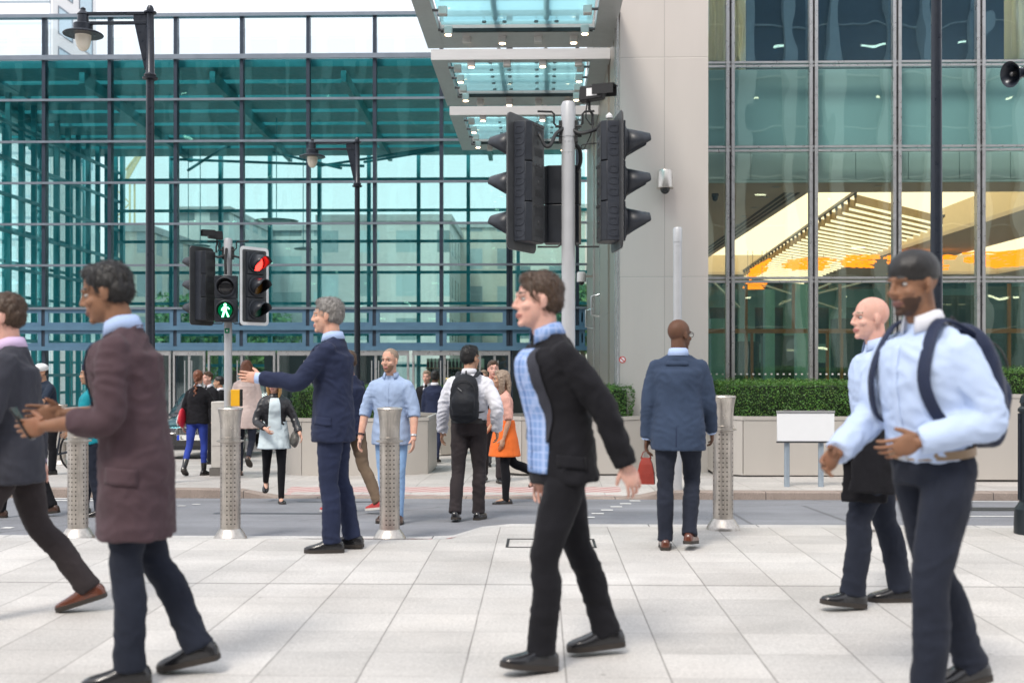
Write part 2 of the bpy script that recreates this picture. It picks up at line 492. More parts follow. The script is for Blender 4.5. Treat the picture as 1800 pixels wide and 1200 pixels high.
# roof: a deep slab of dark beams with glazed slots between them, falling to the back
ZB = zat(268, YB)
xl, xr_ = -17.0, XR - .03
nb = 7
for k in range(nb):
    t0, t1 = k / nb, (k + .76) / nb
    y0, y1 = YF + .3 + (YB - YF - .5) * t0, YF + .3 + (YB - YF - .5) * t1
    zt0 = ZR + .02 + (ZB - ZR - .02) * t0; zt1 = ZR + .02 + (ZB - ZR - .02) * t1
    M_ = MB(); th = .2
    M_.add([(xl, y0, zt0 - th), (xr_, y0, zt0 - th), (xr_, y1, zt1 - th), (xl, y1, zt1 - th), (xl, y0, zt0), (xr_, y0, zt0), (xr_, y1, zt1), (xl, y1, zt1)],
           [(0,3,2,1),(4,5,6,7),(0,1,5,4),(1,2,6,5),(2,3,7,6),(3,0,4,7)])
    M_.build('roof_panel', M_steel_teal, pav, world=True)
for x in [X_k0 + MW * (k + .5) for k in range(-3, 7, 2)]:
    MB().bar((x, YF + .35, ZR - .42), (x, YB - .3, ZB - .19), .14, .3).build('roof_beam', M_steel_teal, pav, world=True)
# sloping tie rods under the roof
tr = MB()
for (u0, v0, u1, v1) in ((480, 268, 600, 296), (300, 280, 640, 292), (640, 285, 780, 262), (560, 292, 780, 258), (430, 236, 330, 300)):
    tr.tube([at(u0, v0, YB - 1.2), at(u1, v1, YB - 2.5)], .045, 8)
tr.build('tie_rod', M_steel_teal, pav, world=True)
# back wall, same module
bx = [X_k0 - 10 + MW * k for k in range(0, 12)]
off = xat(300, YB) - min(bx, key=lambda q: abs(q - xat(300, YB)))
bx = [q + off for q in bx if q + off < XR + 3 and q + off > -14.7]
while bx[-1] + MW < 3.2: bx.append(bx[-1] + MW)
for x in bx: MB().box(x - .06, x + .06, YB, YB + .2, GZ - .3, ZB).build('rear_mullion', M_steel_teal, pav, world=True)
nz = 0; z = ZB - .9
while z > 0:
    MB().box(-14.7, bx[-1] + 1, YB - .06, YB - .004, z - .05, z + .05).build('rear_transom', M_steel_teal, pav, world=True); z -= 1.063
MB().box(-14.7, bx[-1] + 1, YB + .08, YB + .1, GZ - .3, ZB).build('rear_glazing', G_back, pav, world=True)
# left end: a dense double lattice of posts and rails
XL = -14.65
lw = MB()
for k in range(13):
    y = YF + .4 + (YB - YF - .4) * k / 12
    lw.box(XL - .07, XL + .07, y - .05, y + .05, GZ - .2, ZR - .4)
for k in range(9):
    y = YF + .8 + (YB - YF - .4) * k / 8
    lw.box(XL - 1.3, XL - 1.18, y - .05, y + .05, GZ - .2, ZR - .4)
for k in range(10):
    z = .1 + k * 1.063 * .93
    lw.box(XL + .071, XL + .15, YF + .3, YB, z - .045, z + .045); lw.box(XL - 1.17, XL - 1.1, YF + .3, YB, z + .35, z + .44)
lw.build('side_lattice', M_steel_teal, pav, world=True)
MB().box(XL - .6, XL - .58, YF + .3, YB, GZ, ZR - .4).build('side_glazing', G_back, pav, world=True)
MB().box(-17, XR + 1.2, YF + .12, YB + 1, GZ - .35, GZ + .02).build('hall_floor', M_floor_in, pav, world=True)
# dark interior blocks behind the doors: shop fronts inside the hall
M_dark_in = pmat('dark_shopfront', (.025, .03, .033), .4)
for (u0, u1, v0) in ((236, 330, 616), (470, 545, 620), (596, 672, 618), (846, 1010, 614)):
    x0, x1 = xat(u0, 34), xat(u1, 34)
    MB().box(x0, x1, 33.6, 35.5, GZ + .02, zat(v0, 33.6)).build('shop_kiosk', M_dark_in, pav, world=True)
# back-bar shelves with bottles, glowing faintly
bar_ = thing('bottle_display', 'lit shelves of dark bottles behind the hall doors', 'shelves', (xat(795, 33), 33, GZ))
M_shelf = pmat('shelf_wood', (.16, .10, .05), .5)
x0, x1 = xat(748, 33), xat(850, 33)
for v in (646, 663, 682):
    z = zat(v, 33); MB().box(x0, x1, 33, 33.3, z - .025, z).build('shelf', M_shelf, bar_, world=True)
b = MB()
for v in (646, 663):
    z = zat(v, 33)
    for k in range(15):
        x = x0 + .06 + (x1 - x0 - .1) * k / 15
        b.lathe([(.038, 0), (.038, .16), (.014, .2), (.014, .27)], 8, (x, 33.12, z))
b.build('bottles', pmat('bottle_glass', (.02, .02, .018), .15), bar_, world=True)['kind'] = 'stuff'
MB().box(x0, x1, 33.32, 33.36, zat(690, 33), zat(630, 33)).build('back_panel', pmat('amber_panel', (.25, .33, .27), .5), bar_, world=True)
for v in (664.4, 683.6):
    MB().box(x0 + .3, x0 + 1.2, 33.2, 33.25, zat(v + 1.2, 33), zat(v, 33)).build('shelf_light', emat('shelf_glow', (1, .62, .2), 3.), bar_, world=True)
# a red sign figure inside the left door
sg = thing('red_sign', 'small red lettered sign glowing behind the hall door', 'sign', at(620, 632, 31.5))
s_ = MB()
for poly in ([(-.10, .1), (-.03, .14), (.1, .16), (.1, .12), (.02, .09), (.06, -.02), (.1, -.15), (.04, -.15), (0, -.04), (-.06, -.15), (-.12, -.15), (-.04, .03), (-.1, .05)],):
    s_.prism(poly[::-1], Matrix.Identity(4), .03)
s_.build('letter', emat('red_sign_glow', (1, .05, .08), 1.2), sg)
# pendant disc lamps hung in the hall
M_disc = pmat('teal_disc_lamp', (.12, .24, .25), .4, .3)
for i, (u, v, Yd, r, lab) in enumerate(((331, 424, 36.5, .38, 'flat round pendant lamp in the hall, left of the green man signal'), (352, 432, 33, .30, 'small flat pendant disc just above the detector of the far signals'),
                                        (486, 388, 32, .62, 'widest flat pendant disc in the hall, right of the far signals'), (533, 437, 36, .3, 'lowest flat pendant disc right of the red light'))):
    p = at(u, v, Yd)
    t = thing('pendant_lamp', lab, 'lamp', p, 0, 'disc lamps hanging in the hall')
    MB().lathe([(.02, .06), (r * .5, .045), (r, .0), (r * .9, -.03), (.05, -.04)], 28).build('lamp_disc', M_disc, t, smooth=True)
    MB().tube([(0, 0, .05), (0, 0, ZR - .9 - p.z)], .012, 6).build('cable', M_steel_teal, t)

# ------------------------------------------------------------------ distant towers behind
def window_mat(name, wall, glass, wx, wz, fx=.55, fz=.5, rough=.8):
    """a wall with rows of windows in its material, for far blocks only a few pixels tall"""
    g = G(name); c = g.coords()
    sp = g.nt.nodes.new('ShaderNodeSeparateXYZ'); g.nt.links.new(c, sp.inputs[0])
    hx = g.math('ADD', sp.outputs[0], sp.outputs[1])
    a = g.math('FRACT', g.math('DIVIDE', hx, wx)); b = g.math('FRACT', g.math('DIVIDE', sp.outputs[2], wz))
    ma = g.math('MULTIPLY', g.math('LESS_THAN', a, fx), g.math('LESS_THAN', b, fz))
    tone = g.n('TexWhiteNoise', {'Vector': g.n('CombineXYZ', [g.math('FLOOR', g.math('DIVIDE', hx, wx)), 0., g.math('FLOOR', g.math('DIVIDE', sp.outputs[2], wz))])})
    gl = g.mix(1., tuple(glass), g.rng(tone, 0, 1, .5, 1.6), 'MULTIPLY')
    colr = g.mix(ma, g.mix(1., tuple(wall), g.rng(g.noise(c, .4, 4), .3, .7, .9, 1.08), 'MULTIPLY'), gl)
    return g.end(g.principled(colr, g.rng(ma, 0, 1, rough, .15), 0.))
def block(name, lab, u0, u1, vtop, Y, dep, m, roofm=M_conc, extra=()):
    x0, x1 = xat(u0, Y), xat(u1, Y); zt = zat(vtop, Y)
    t = thing(name, lab, 'building', ((x0 + x1) / 2, Y, -1.2))
    MB().box(x0, x1, Y, Y + dep, -1.2, zt).build('wall', m, t, world=True)
    MB().box(x0 - .2, x1 + .2, Y - .2, Y + dep + .2, zt, zt + .5).build('roof', roofm, t, world=True)
    for (a, b, vt) in extra:
        MB().box(xat(a, Y), xat(b, Y), Y + 2, Y + dep - 2, zt + .5, zat(vt, Y)).build('rooftop_plant', roofm, t, world=True)
    return t
W_pale = window_mat('pale_office_wall', (.64, .65, .63), (.34, .42, .43), 3.2, 3.4, .6, .5)  # office walls and windows paled, distance haze put into their colours
W_stone = window_mat('stone_office_wall', (.60, .56, .50), (.30, .35, .36), 2.6, 3.3, .5, .55)
W_grey = window_mat('grey_office_wall', (.52, .56, .56), (.30, .38, .39), 4., 3.5, .7, .45)
W_tower = window_mat('banded_tower_wall', (.82, .87, .95), (.62, .74, .86), 50., 1.15, .97, .12)
block('office_block', 'pale office block with flat roof seen through the hall, left of centre', 315, 402, 372, 95, 20, W_pale, extra=((330, 385, 358),))
block('office_block', 'grey office block with wide windows seen through the hall behind the green man', 398, 575, 404, 110, 20, W_grey)
block('office_block', 'broad stepped pale office block seen through the hall behind the second lamp post', 560, 790, 388, 88, 22, W_pale, extra=((600, 690, 372),))
block('office_block', 'stone office block seen through the hall beside the tall signal pole', 806, 905, 400, 100, 20, W_stone)
block('office_block', 'sandy office block with many windows low behind the hall, far right', 905, 1060, 372, 80, 20, W_stone)
block('office_block', 'narrow yellowish stone block behind the lattice wall of the hall', 205, 262, 405, 85, 18, W_stone, extra=((215, 250, 392),))
block('office_block', 'low pale block with big windows seen through the hall lattice', -160, 205, 455, 105, 18, W_pale)
# white tower at the top left, its side wall with real windows
YTW = 60.0
tw = thing('white_tower', 'tall pale blue and white tower rising above the glass hall', 'building', (xat(40, YTW), YTW, -1))
xa, xb = xat(-420, YTW), xat(87, YTW)
MB().box(xa, xb, YTW, YTW + 6.2, -1, 60).build('wall', [W_tower], tw, world=True)
W_side = pmat('white_tower_side', (.86, .87, .88), .6, var=.04)
MB().box(xb + .003, xb + .12, YTW + .1, YTW + 6.1, -1, 60.2).build('side_wall', W_side, tw, world=True)
M_towin = pmat('pale_window_glass', (.45, .6, .68), .1, .3)
for row in range(8):
    for k in range(2):
        z = zat(20, YTW) + 2.2 * (row - 3); y = YTW + .8 + k * 2.8
        w = MB(); w.box(xb + .121, xb + .16, y, y + 1.9, z - .75, z - .69); w.box(xb + .121, xb + .16, y, y + 1.9, z + .7, z + .76)
        w.box(xb + .121, xb + .16, y, y + .07, z - .69, z + .7); w.box(xb + .121, xb + .16, y + 1.83, y + 1.9, z - .69, z + .7)
        q = w.build('window', M_transom, tw, world=True)
        MB().box(xb + .121, xb + .13, y + .07, y + 1.83, z - .69, z + .7).build('pane', M_towin, q).matrix_parent_inverse = Matrix.Identity(4)
# tower crane far behind
cr = thing('tower_crane', 'pale yellow lattice tower crane far beyond the hall', 'crane', (xat(221, 120), 120, -1))
M_crane = pmat('crane_paint', (.6, .5, .3), .6)
m1 = MB(); cx = xat(221, 120); zt = zat(318, 120)
for q in (-.7, .7):
    for p in (-.7, .7): m1.bar((cx + q, 120 + p, -1), (cx + q, 120 + p, zt), .16, .16)
k = 0; z = -1
while z < zt - 1.4:
    s_ = 1 if k % 2 else -1
    m1.bar((cx - .7 * s_, 119.3, z), (cx + .7 * s_, 119.3, z + 1.4), .12, .12); z += 1.4; k += 1
m1.build('mast', M_crane, cr, world=True)
j = MB(); a_, b_ = Vector((cx, 120, zt)), at(251, 268, 120)
for dz in (0, 1.3): j.bar(a_ + Vector((0, 0, dz)), b_ + Vector((0, 0, dz * .4)), .18, .18)
for k in range(9):
    p = a_.lerp(b_, k / 9); q = a_.lerp(b_, (k + 1) / 9); j.bar(p, q + Vector((0, 0, 1.2 - .08 * k)), .1, .1)
j.build('jib', M_crane, cr, world=True)
# trees beyond the hall
def leaf_cloud(mb, c, r, n, size, rnd, shape=None):
    for _ in range(n):
        while True:
            p = Vector((rnd.uniform(-1, 1), rnd.uniform(-1, 1), rnd.uniform(-1, 1)))
            if .25 < p.length < 1: break
        p = Vector(c) + Vector((p.x * r[0], p.y * r[1], p.z * r[2]))
        a = Vector((rnd.uniform(-1, 1), rnd.uniform(-1, 1), rnd.uniform(-1, 1))).normalized(); b = a.orthogonal().normalized()
        s_ = size * rnd.uniform(.6, 1.4)
        mb.add([p - a * s_, p + b * s_ * .5, p + a * s_, p - b * s_ * .5], [(0, 1, 2, 3)])
def leaf_mat(name, col, hue=.35):
    g = G(name); c = g.coords()
    tone = g.rng(g.noise(c, 3., 3), .3, .7, .6, 1.5)
    isl = g.n('NewGeometry', o=8) if False else None
    rp = g.nt.nodes.new('ShaderNodeNewGeometry').outputs['Random Per Island']
    colr = g.mix(1., tuple(col), g.math('MULTIPLY', tone, g.rng(rp, 0, 1, .55, 1.5)), 'MULTIPLY')
    colr = g.mix(g.rng(rp, .75, 1., 0., hue), colr, (.16, .19, .03))
    d = g.principled(colr, .5); tl = g.n('BsdfTranslucent', [colr])
    return g.end(g.n('MixShader', [.25, d, tl]))
M_leaf_t = leaf_mat('tree_leaf', (.07, .16, .05))
M_bark = pmat('bark', (.10, .075, .055), .9, bump=.5, bs=25)
rnd = random.Random(3)
for (u, v, Y, rr, lab) in ((352, 588, 62, 2.6, 'green tree beyond the hall, left of the green man signal'), (468, 594, 66, 2.4, 'green tree beyond the hall, between the red signal and the second lamp post'),
                           (410, 600, 72, 2.6, 'darker green tree beyond the hall, right behind the green man pole'), (1022, 560, 58, 2.2, 'dark leafy tree beyond the hall beside the metal pillar')):
    p = at(u, v, Y); t = thing('tree', lab, 'tree', (p.x, Y, -1), 0, 'trees beyond the glass hall')
    MB().tube([(0, 0, 0), (.1, 0, p.z * .5 + .5), (0, .1, p.z + 1)], [.2, .15, .06], 8).build('trunk', M_bark, t)
    mb = MB()
    for _ in range(9):
        a = rnd.uniform(0, 2 * PI); q = rnd.uniform(.2, .8) * rr
        leaf_cloud(mb, (q * math.cos(a), q * math.sin(a), p.z + 1 + rnd.uniform(-.6, .6) * rr), (rr * .5, rr * .5, rr * .42), 190, .22, rnd)
    mb.build('crown', M_leaf_t, t)

# ------------------------------------------------------------------ right: metal-clad pier and lobby building
YP = 17.5
YG = 21.7
def clad_mat(name, col, seams_x=(), seams_z=(), rough=.42, metal=.25, axis=0):
    g = G(name); c = g.coords()
    sp = g.nt.nodes.new('ShaderNodeSeparateXYZ'); g.nt.links.new(c, sp.inputs[0])
    ln = None
    for k, lst in ((axis, seams_x), (2, seams_z)):
        for q in lst:
            d = g.rng(g.math('ABSOLUTE', g.math('SUBTRACT', sp.outputs[k], q)), .004, .009, 1., 0.)
            ln = d if ln is None else g.math('MAXIMUM', ln, d)
    f = g.rng(g.noise(g.n('Mapping', {'Vector': c, 'Scale': (1, 1, .25)}), 1.2, 5), .3, .7, .95, 1.04)
    colr = g.mix(1., tuple(col), f, 'MULTIPLY')
    if ln is not None: colr = g.mix(g.math('MULTIPLY', ln, .38), colr, (.2, .19, .18))
    nrm = g.bump(g.math('SUBTRACT', 0., ln), .3, .01) if ln is not None else None
    return g.end(g.principled(colr, rough, metal, nrm))
PX0, PX1 = xat(1090, YP), xat(1245, YP)
ZTOP = 26.0
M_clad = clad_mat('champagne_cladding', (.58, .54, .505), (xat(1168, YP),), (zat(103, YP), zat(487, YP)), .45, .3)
M_clad_s = clad_mat('canopy_shaded_cladding', (.36, .33, .285), (), (zat(103, YP), zat(537, YP)), .42, .45)  # side wall darkened: the canopy's shade is put into its colour
ob = thing('glass_office_building', 'tall lobby building with silver mullions, pale metal pier and warm lit ceiling', 'building', (PX0, YP, -.3))
MB().box(PX0, PX1, YP, YG + .3, -.6, ZTOP).build('pier', M_clad, ob, world=True)
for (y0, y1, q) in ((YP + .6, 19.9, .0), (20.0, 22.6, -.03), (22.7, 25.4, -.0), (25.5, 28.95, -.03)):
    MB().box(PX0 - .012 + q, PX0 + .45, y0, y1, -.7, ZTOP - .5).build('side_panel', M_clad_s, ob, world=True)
M_fin = pmat('bright_metal_fin', (.75, .76, .76), .2, .8)
for y in (YP + .02, YP + .55, 22.65, 25.45):
    MB().box(PX0 - .05, PX0 - .014, y, y + .05, -.6, ZTOP - .5).build('edge_fin', M_fin, ob, world=True)
# curved door pulls low on the side wall
for (u, v, y) in ((1043, 560, 25.2), (1060, 537, 22.4)):
    p = at(u, v, y); z = p.z
    MB().tube([(PX0 - .06, y, z + .22), (PX0 - .22, y, z + .18), (PX0 - .22, y, z - .18), (PX0 - .06, y, z - .22)], .02, 8).build('door_pull', M_alu, ob, world=True, smooth=True)
# curtain wall
gx = [xat(1282, YG)]
sp_ = (xat(1720, YG) - gx[0]) / 3
gx = [gx[0] + sp_ * k for k in range(0, 8)]
TZ = [zat(118, YG), zat(265, YG), zat(493, YG)]
ups = [TZ[0] + 1.6 * k for k in range(1, 9)]
for x in gx:
    for q in (-.05, .05): MB().box(x + q - .03, x + q + .03, YG - .14, YG, -.6, ZTOP).build('mullion', M_alu, ob, world=True)
    MB().box(x - .02, x + .02, YG - .05, YG + .06, -.6, ZTOP).build('mullion_core', M_alu_d, ob, world=True)
XE = gx[-1] + .1
for z in TZ + ups:
    for q in (-.035, .035): MB().box(PX1 + .002, XE, YG - .10, YG - .003, z + q - .02, z + q + .02).build('transom', M_alu, ob, world=True)
cols = [PX1 + .0] + gx
for a, b in zip(cols[:-1], cols[1:]):
    a2, b2 = a + (.02 if a != cols[0] else .003), b - .02
    MB().box(a2, b2, YG + .01, YG + .03, -.6, TZ[1] - .02).build('lobby_pane', G_right, ob, world=True)
    MB().box(a2, b2, YG + .011, YG + .031, TZ[1] + .0, TZ[0] - .0).build('spandrel_pane', G_spand, ob, world=True)
    MB().box(a2, b2, YG + .012, YG + .032, TZ[0] + .01, ZTOP).build('upper_pane', G_upper, ob, world=True)
M_sp1 = pmat('spandrel_backing', (.46, .70, .68), .6, var=.06, vs=1)
M_sp2 = pmat('pale_bulkhead', (.56, .74, .72), .6, var=.06, vs=1)
ZC = zat(318, YG)
MB().box(PX1, XE, YG + .3, YG + .4, TZ[1] + .0, TZ[0]).build('spandrel_backing', M_sp1, ob, world=True)
bh = MB()
bxs = [PX1, xat(1325, YG), xat(1512, YG), xat(1606, YG), xat(1697, YG), xat(1788, YG), XE]
for a, b in zip(bxs[:-1], bxs[1:]):
    bh.box(a + .006, b - .006, YG + .3, YG + .38, ZC + .05, TZ[1] - .003)
bh.box(PX1, XE, YG + .3, YG + .37, ZC, ZC + .043)
bh.build('bulkhead', M_sp2, ob, world=True)
# upper room: dark, curtains drawn part way
MB().box(PX1, XE, 27, 27.2, TZ[0], ZTOP).build('upper_back_wall', pmat('dark_room', (.010, .04, .065), .7), ob, world=True)
MB().box(PX1, XE, YG + .41, 27, TZ[0] - .1, TZ[0] - .02).build('upper_floor', pmat('dark_room_floor', (.05, .05, .05), .7), ob, world=True)
gc_ = G('cream_curtain')
M_curt = gc_.end(gc_.n('MixShader', [.45, gc_.n('BsdfDiffuse', [(.86, .87, .70)]), gc_.n('BsdfTranslucent', [(.86, .87, .70)])]))
for x0, x1 in ((PX1 + .1, xat(1420, YG)), (xat(1700, YG), XE)):
    MB().box(x0, x1, YG + .9, YG + 1.5, TZ[0] + 2.6, TZ[0] + 2.65).build('curtain_fill_panel', emat('curtain_fill', (1, .95, .82), 24.), ob, world=True)  # unseen glowing panels, added above the view to brighten the curtains
def curtain(u0, u1, lab):
    x0, x1 = xat(u0, YG + .6), xat(u1, YG + .6)
    t = thing('curtain', lab, 'curtain', ((x0 + x1) / 2, YG + .6, TZ[0]), 0, 'cream curtains at the upper windows')
    mb = MB(); n = 90; ws = x1 - x0
    for k in range(n + 1):
        x = x0 + ws * k / n; y = YG + .6 + .05 * math.sin(k * 2 * PI / n * ws / .13) + .02 * math.sin(k * .7)
        for z in (TZ[0], TZ[0] + 5): mb.v += [(x, y, z)]
    for k in range(n): mb.f.append((2*k, 2*k+2, 2*k+3, 2*k+1))
    c = mb.build('curtain_cloth', M_curt, t, smooth=True, world=True, ang=80)
    sd = c.modifiers.new('solid', 'SOLIDIFY'); sd.thickness = .006
curtain(1238, 1279, 'cream curtain in the narrow upper window beside the pale pier')
curtain(1287, 1311, 'narrow cream curtain just right of the first silver mullion')
curtain(1766, 1830, 'cream curtain in the upper window at the right edge')
# lobby: ceiling with two lit coffers, warm
M_ceil = pmat('lobby_ceiling', (.62, .55, .46), .8, var=.05, vs=.6)
M_cof = emat('coffer_glow', (1.0, .79, .48), 1.7)
M_cream = pmat('cream_coffer_side', (.80, .70, .52), .7, var=.05)
X1c, X2c = 5.45, 10.9
X3c, X4c = 13.2, 17.5
YC0, YC1, YEND = 23.3, 44.0, 48.0
ZC2 = ZC + .75
ce = MB()
ce.box(PX1, XE + 8, YG + .4, YC0, ZC, ZC + .1)
ce.box(PX1, X1c, YC0, YC1, ZC, ZC + .1); ce.box(X2c, X3c, YC0, YC1, ZC, ZC + .1); ce.box(X4c, XE + 8, YC0, YC1, ZC, ZC + .1)
ce.box(PX1, XE + 8, YC1, YEND, ZC, ZC + .1)
ce.build('lobby_ceiling', M_ceil, ob, world=True)
for a, b in ((X1c, X2c), (X3c, X4c)):
    MB().box(a - .1, b + .1, YC0 - .1, YC1 + .1, ZC2, ZC2 + .05).build('coffer_light', M_cof, ob, world=True)
    s_ = MB(); s_.box(a - .08, a, YC0, YC1, ZC + .101, ZC2); s_.box(b, b + .08, YC0, YC1, ZC + .101, ZC2); s_.box(a, b, YC0 - .08, YC0, ZC + .101, ZC2); s_.box(a, b, YC1, YC1 + .08, ZC + .101, ZC2)
    s_.build('coffer_side', M_cream, ob, world=True)
# slotted air grille along the coffer edge
gr = MB()
for k in range(3): gr.box(X1c - .5 + k * .13, X1c - .43 + k * .13, YC0, YC1 - .5, ZC - .012, ZC - .003)
gr.build('ceiling_slot', pmat('black_slot', (.02, .02, .02), .5), ob, world=True)
dl = MB()
for (u, v) in ((1365, 330), (1345, 348), (1326, 366), (1309, 381), (1294, 396), (1546, 329), (1727, 330)):
    Y = (ZC - CAM_H) * FPX / (644 - v); dl.lathe([(.09, -.006), (.09, -.012), (.06, -.014), (.06, -.004)], 16, (xat(u, Y), Y, ZC))
dl.build('downlight', M_alu, ob, world=True)
# hanging louvre of parallel slats
lv = MB(); gl = MB(); hk = MB()
for k in range(30):
    y = 24.2 + (43.5 - 24.2) * k / 29; x = 6.65 + 1.1 * k / 29
    p, q = Vector((x, y, ZC - .03)), Vector((x + 3.1, y + 3.7, ZC - .02))
    lv.bar(p, q, .05, .24); gl.bar(p + Vector((-.0, -.045, -.1)), q + Vector((0, -.045, -.1)), .018, .05)
    for e in (p, q): hk.bar(e + Vector((0, 0, .06)), e + Vector((0, 0, .16)), .05, .05)
lv.build('louvre_slats', pmat('louvre_wood', (.36, .27, .13), .5, var=.1), ob, world=True)
gl.build('louvre_light_strips', emat('louvre_glow', (1, .86, .52), 1.5), ob, world=True)
hk.bar((6.6, 24.0, ZC + .12), (7.75, 43.7, ZC + .12), .06, .06); hk.bar((9.8, 27.9, ZC + .12), (10.85, 47.2, ZC + .12), .06, .06)
hk.build('louvre_hangers', M_alu_d, ob, world=True)
# back of the lobby, inner glazed screen with bronze frames and doors
W_lob = window_mat('lobby_back_wall', (.17, .40, .39), (.03, .13, .135), 1.9, 2.3, .62, .66, .5)
MB().box(PX1, XE + 8, YEND, YEND + .2, -.6, ZC).build('lobby_back_wall', W_lob, ob, world=True)
MB().box(PX1 + .1, XE + 8, YG + .35, YEND, -.7, -.36).build('lobby_floor', M_floor_in, ob, world=True)
YS = 26.5
scr = MB(); zt = zat(582, YS)
for u in (1312, 1322, 1424, 1433, 1480, 1455, 1640, 1775): scr.box(xat(u, YS) - .03, xat(u, YS) + .03, YS, YS + .08, -.4, zt - .05)
for u in (1312, 1395, 1477, 1560, 1640, 1775): scr.box(xat(u, YS) - .03, xat(u, YS) + .03, YS, YS + .08, zt + .05, zat(500, YS))
scr.box(PX1 + .1, XE + 2, YS - .02, YS + .1, zt - .05, zt + .05)
scr.build('inner_screen_frame', M_bronze, ob, world=True)
MB().box(PX1 + .1, XE + 2, YS + .1, YS + .12, -.4, zat(500, YS)).build('inner_screen_glass', G_inner, ob, world=True)
dt = MB()
for k in range(70):
    x = PX1 + .3 + k * .115
    if x < XE: dt.box(x, x + .035, YG - .002, YG + .008, zat(658.5, YG), zat(656, YG))
dt.build('manifestation_dots', pmat('white_dot', (.7, .72, .7), .6), ob, world=True)
for (u0, u1, v0, Yd) in ((1290, 1335, 600, 34), (1345, 1420, 590, 38), (1470, 1530, 560, 40), (1640, 1720, 520, 36), (1730, 1850, 505, 34)):
    MB().box(xat(u0, Yd), xat(u1, Yd), Yd, Yd + .8, -.35, zat(v0, Yd)).build('lobby_core', pmat('dark_teal_core', (.030, .075, .075), .35, .2), ob, world=True)
for (u0, u1, v0, v1, Yd) in ((1250, 1275, 560, 690, 30), (1345, 1362, 510, 690, 32), (1400, 1421, 500, 690, 33), (1580, 1640, 505, 600, 38)):
    MB().box(xat(u0, Yd), xat(u1, Yd), Yd, Yd + .3, zat(v1, Yd), zat(v0, Yd)).build('teal_column', pmat('teal_column', (.16, .42, .42), .35), ob, world=True)
tb = MB()
for (a, b, c, d) in ((1340, 500, 1480, 545), (1370, 535, 1460, 498), (1255, 497, 1300, 540), (1375, 531, 1520, 495)):
    tb.bar(at(a, b, 36), at(c, d, 38), .05, .05)
tb.build('tension_rods', pmat('pale_rod', (.45, .62, .64), .4), ob, world=True)
# amber chandeliers: drifting bands of ribbon
M_amb = emat('amber_glow', (1.0, .25, .006), 2.0)
def chandelier(u0, v0, u1, v1, th, lab, Y=35., seed=0):
    rn = random.Random(seed); a, b = at(u0, v0, Y), at(u1, v1, Y); c = (a + b) / 2
    t = thing('chandelier', lab, 'chandelier', c, 0, 'amber chandeliers under the lobby ceiling')
    L = (b - a).length; T = th * Y / FPX
    mb = MB()
    for k in range(9):
        z = T * (k / 8 - .5); n = 12; s0 = -L / 2 + rn.uniform(0, .18) * L; e0 = L / 2 - rn.uniform(0, .18) * L
        pts = []
        for i in range(n + 1):
            x = s0 + (e0 - s0) * i / n
            zz = z + (b.z - a.z) * (x / L) + .10 * T * math.sin(x * 2.2 + seed) + .05 * T * rn.uniform(-1, 1)
            pts.append(((x), .35 * math.sin(x * 1.3 + k * .5), zz))
        mb.tube(pts, [(.02, T * .085)] * (n + 1), 6, ref=(0, 1, 0))
    mb.build('ribbons', M_amb, t)
    w = MB()
    for x in (-L * .3, L * .3): w.tube([(x, 0, T * .4), (x, 0, ZC - c.z)], .008, 5)
    w.build('cable', M_alu_d, t)
chandelier(1318, 485, 1352, 464, 17, 'small upswept amber chandelier nearest the pale pier', seed=1)
chandelier(1374, 468, 1466, 464, 17, 'amber chandelier band crossing the second silver mullion', seed=2)
chandelier(1478, 462, 1546, 458, 18, 'short amber chandelier band between the second and third mullions', seed=3)
chandelier(1556, 461, 1676, 460, 20, 'amber chandelier band behind the dark lamp post', seed=4)
chandelier(1692, 458, 1840, 450, 24, 'largest amber chandelier at the right edge', seed=5)
chandelier(1306, 503, 1348, 503, 9, 'low flat amber chandelier below the transom near the pier', seed=6)
# dome camera under the lobby ceiling
dc = thing('dome_camera', 'small dark dome camera under the lobby ceiling near the pier', 'camera', at(1257, 345, 22.6))
MB().lathe([(.07, .05), (.075, .0), (.06, -.02)], 20).build('housing', M_alu_d, dc, smooth=True)
MB().ell((0, 0, -.03), (.06, .06, .07)).build('dome', pmat('smoked_dome', (.02, .025, .03), .1), dc, smooth=True)

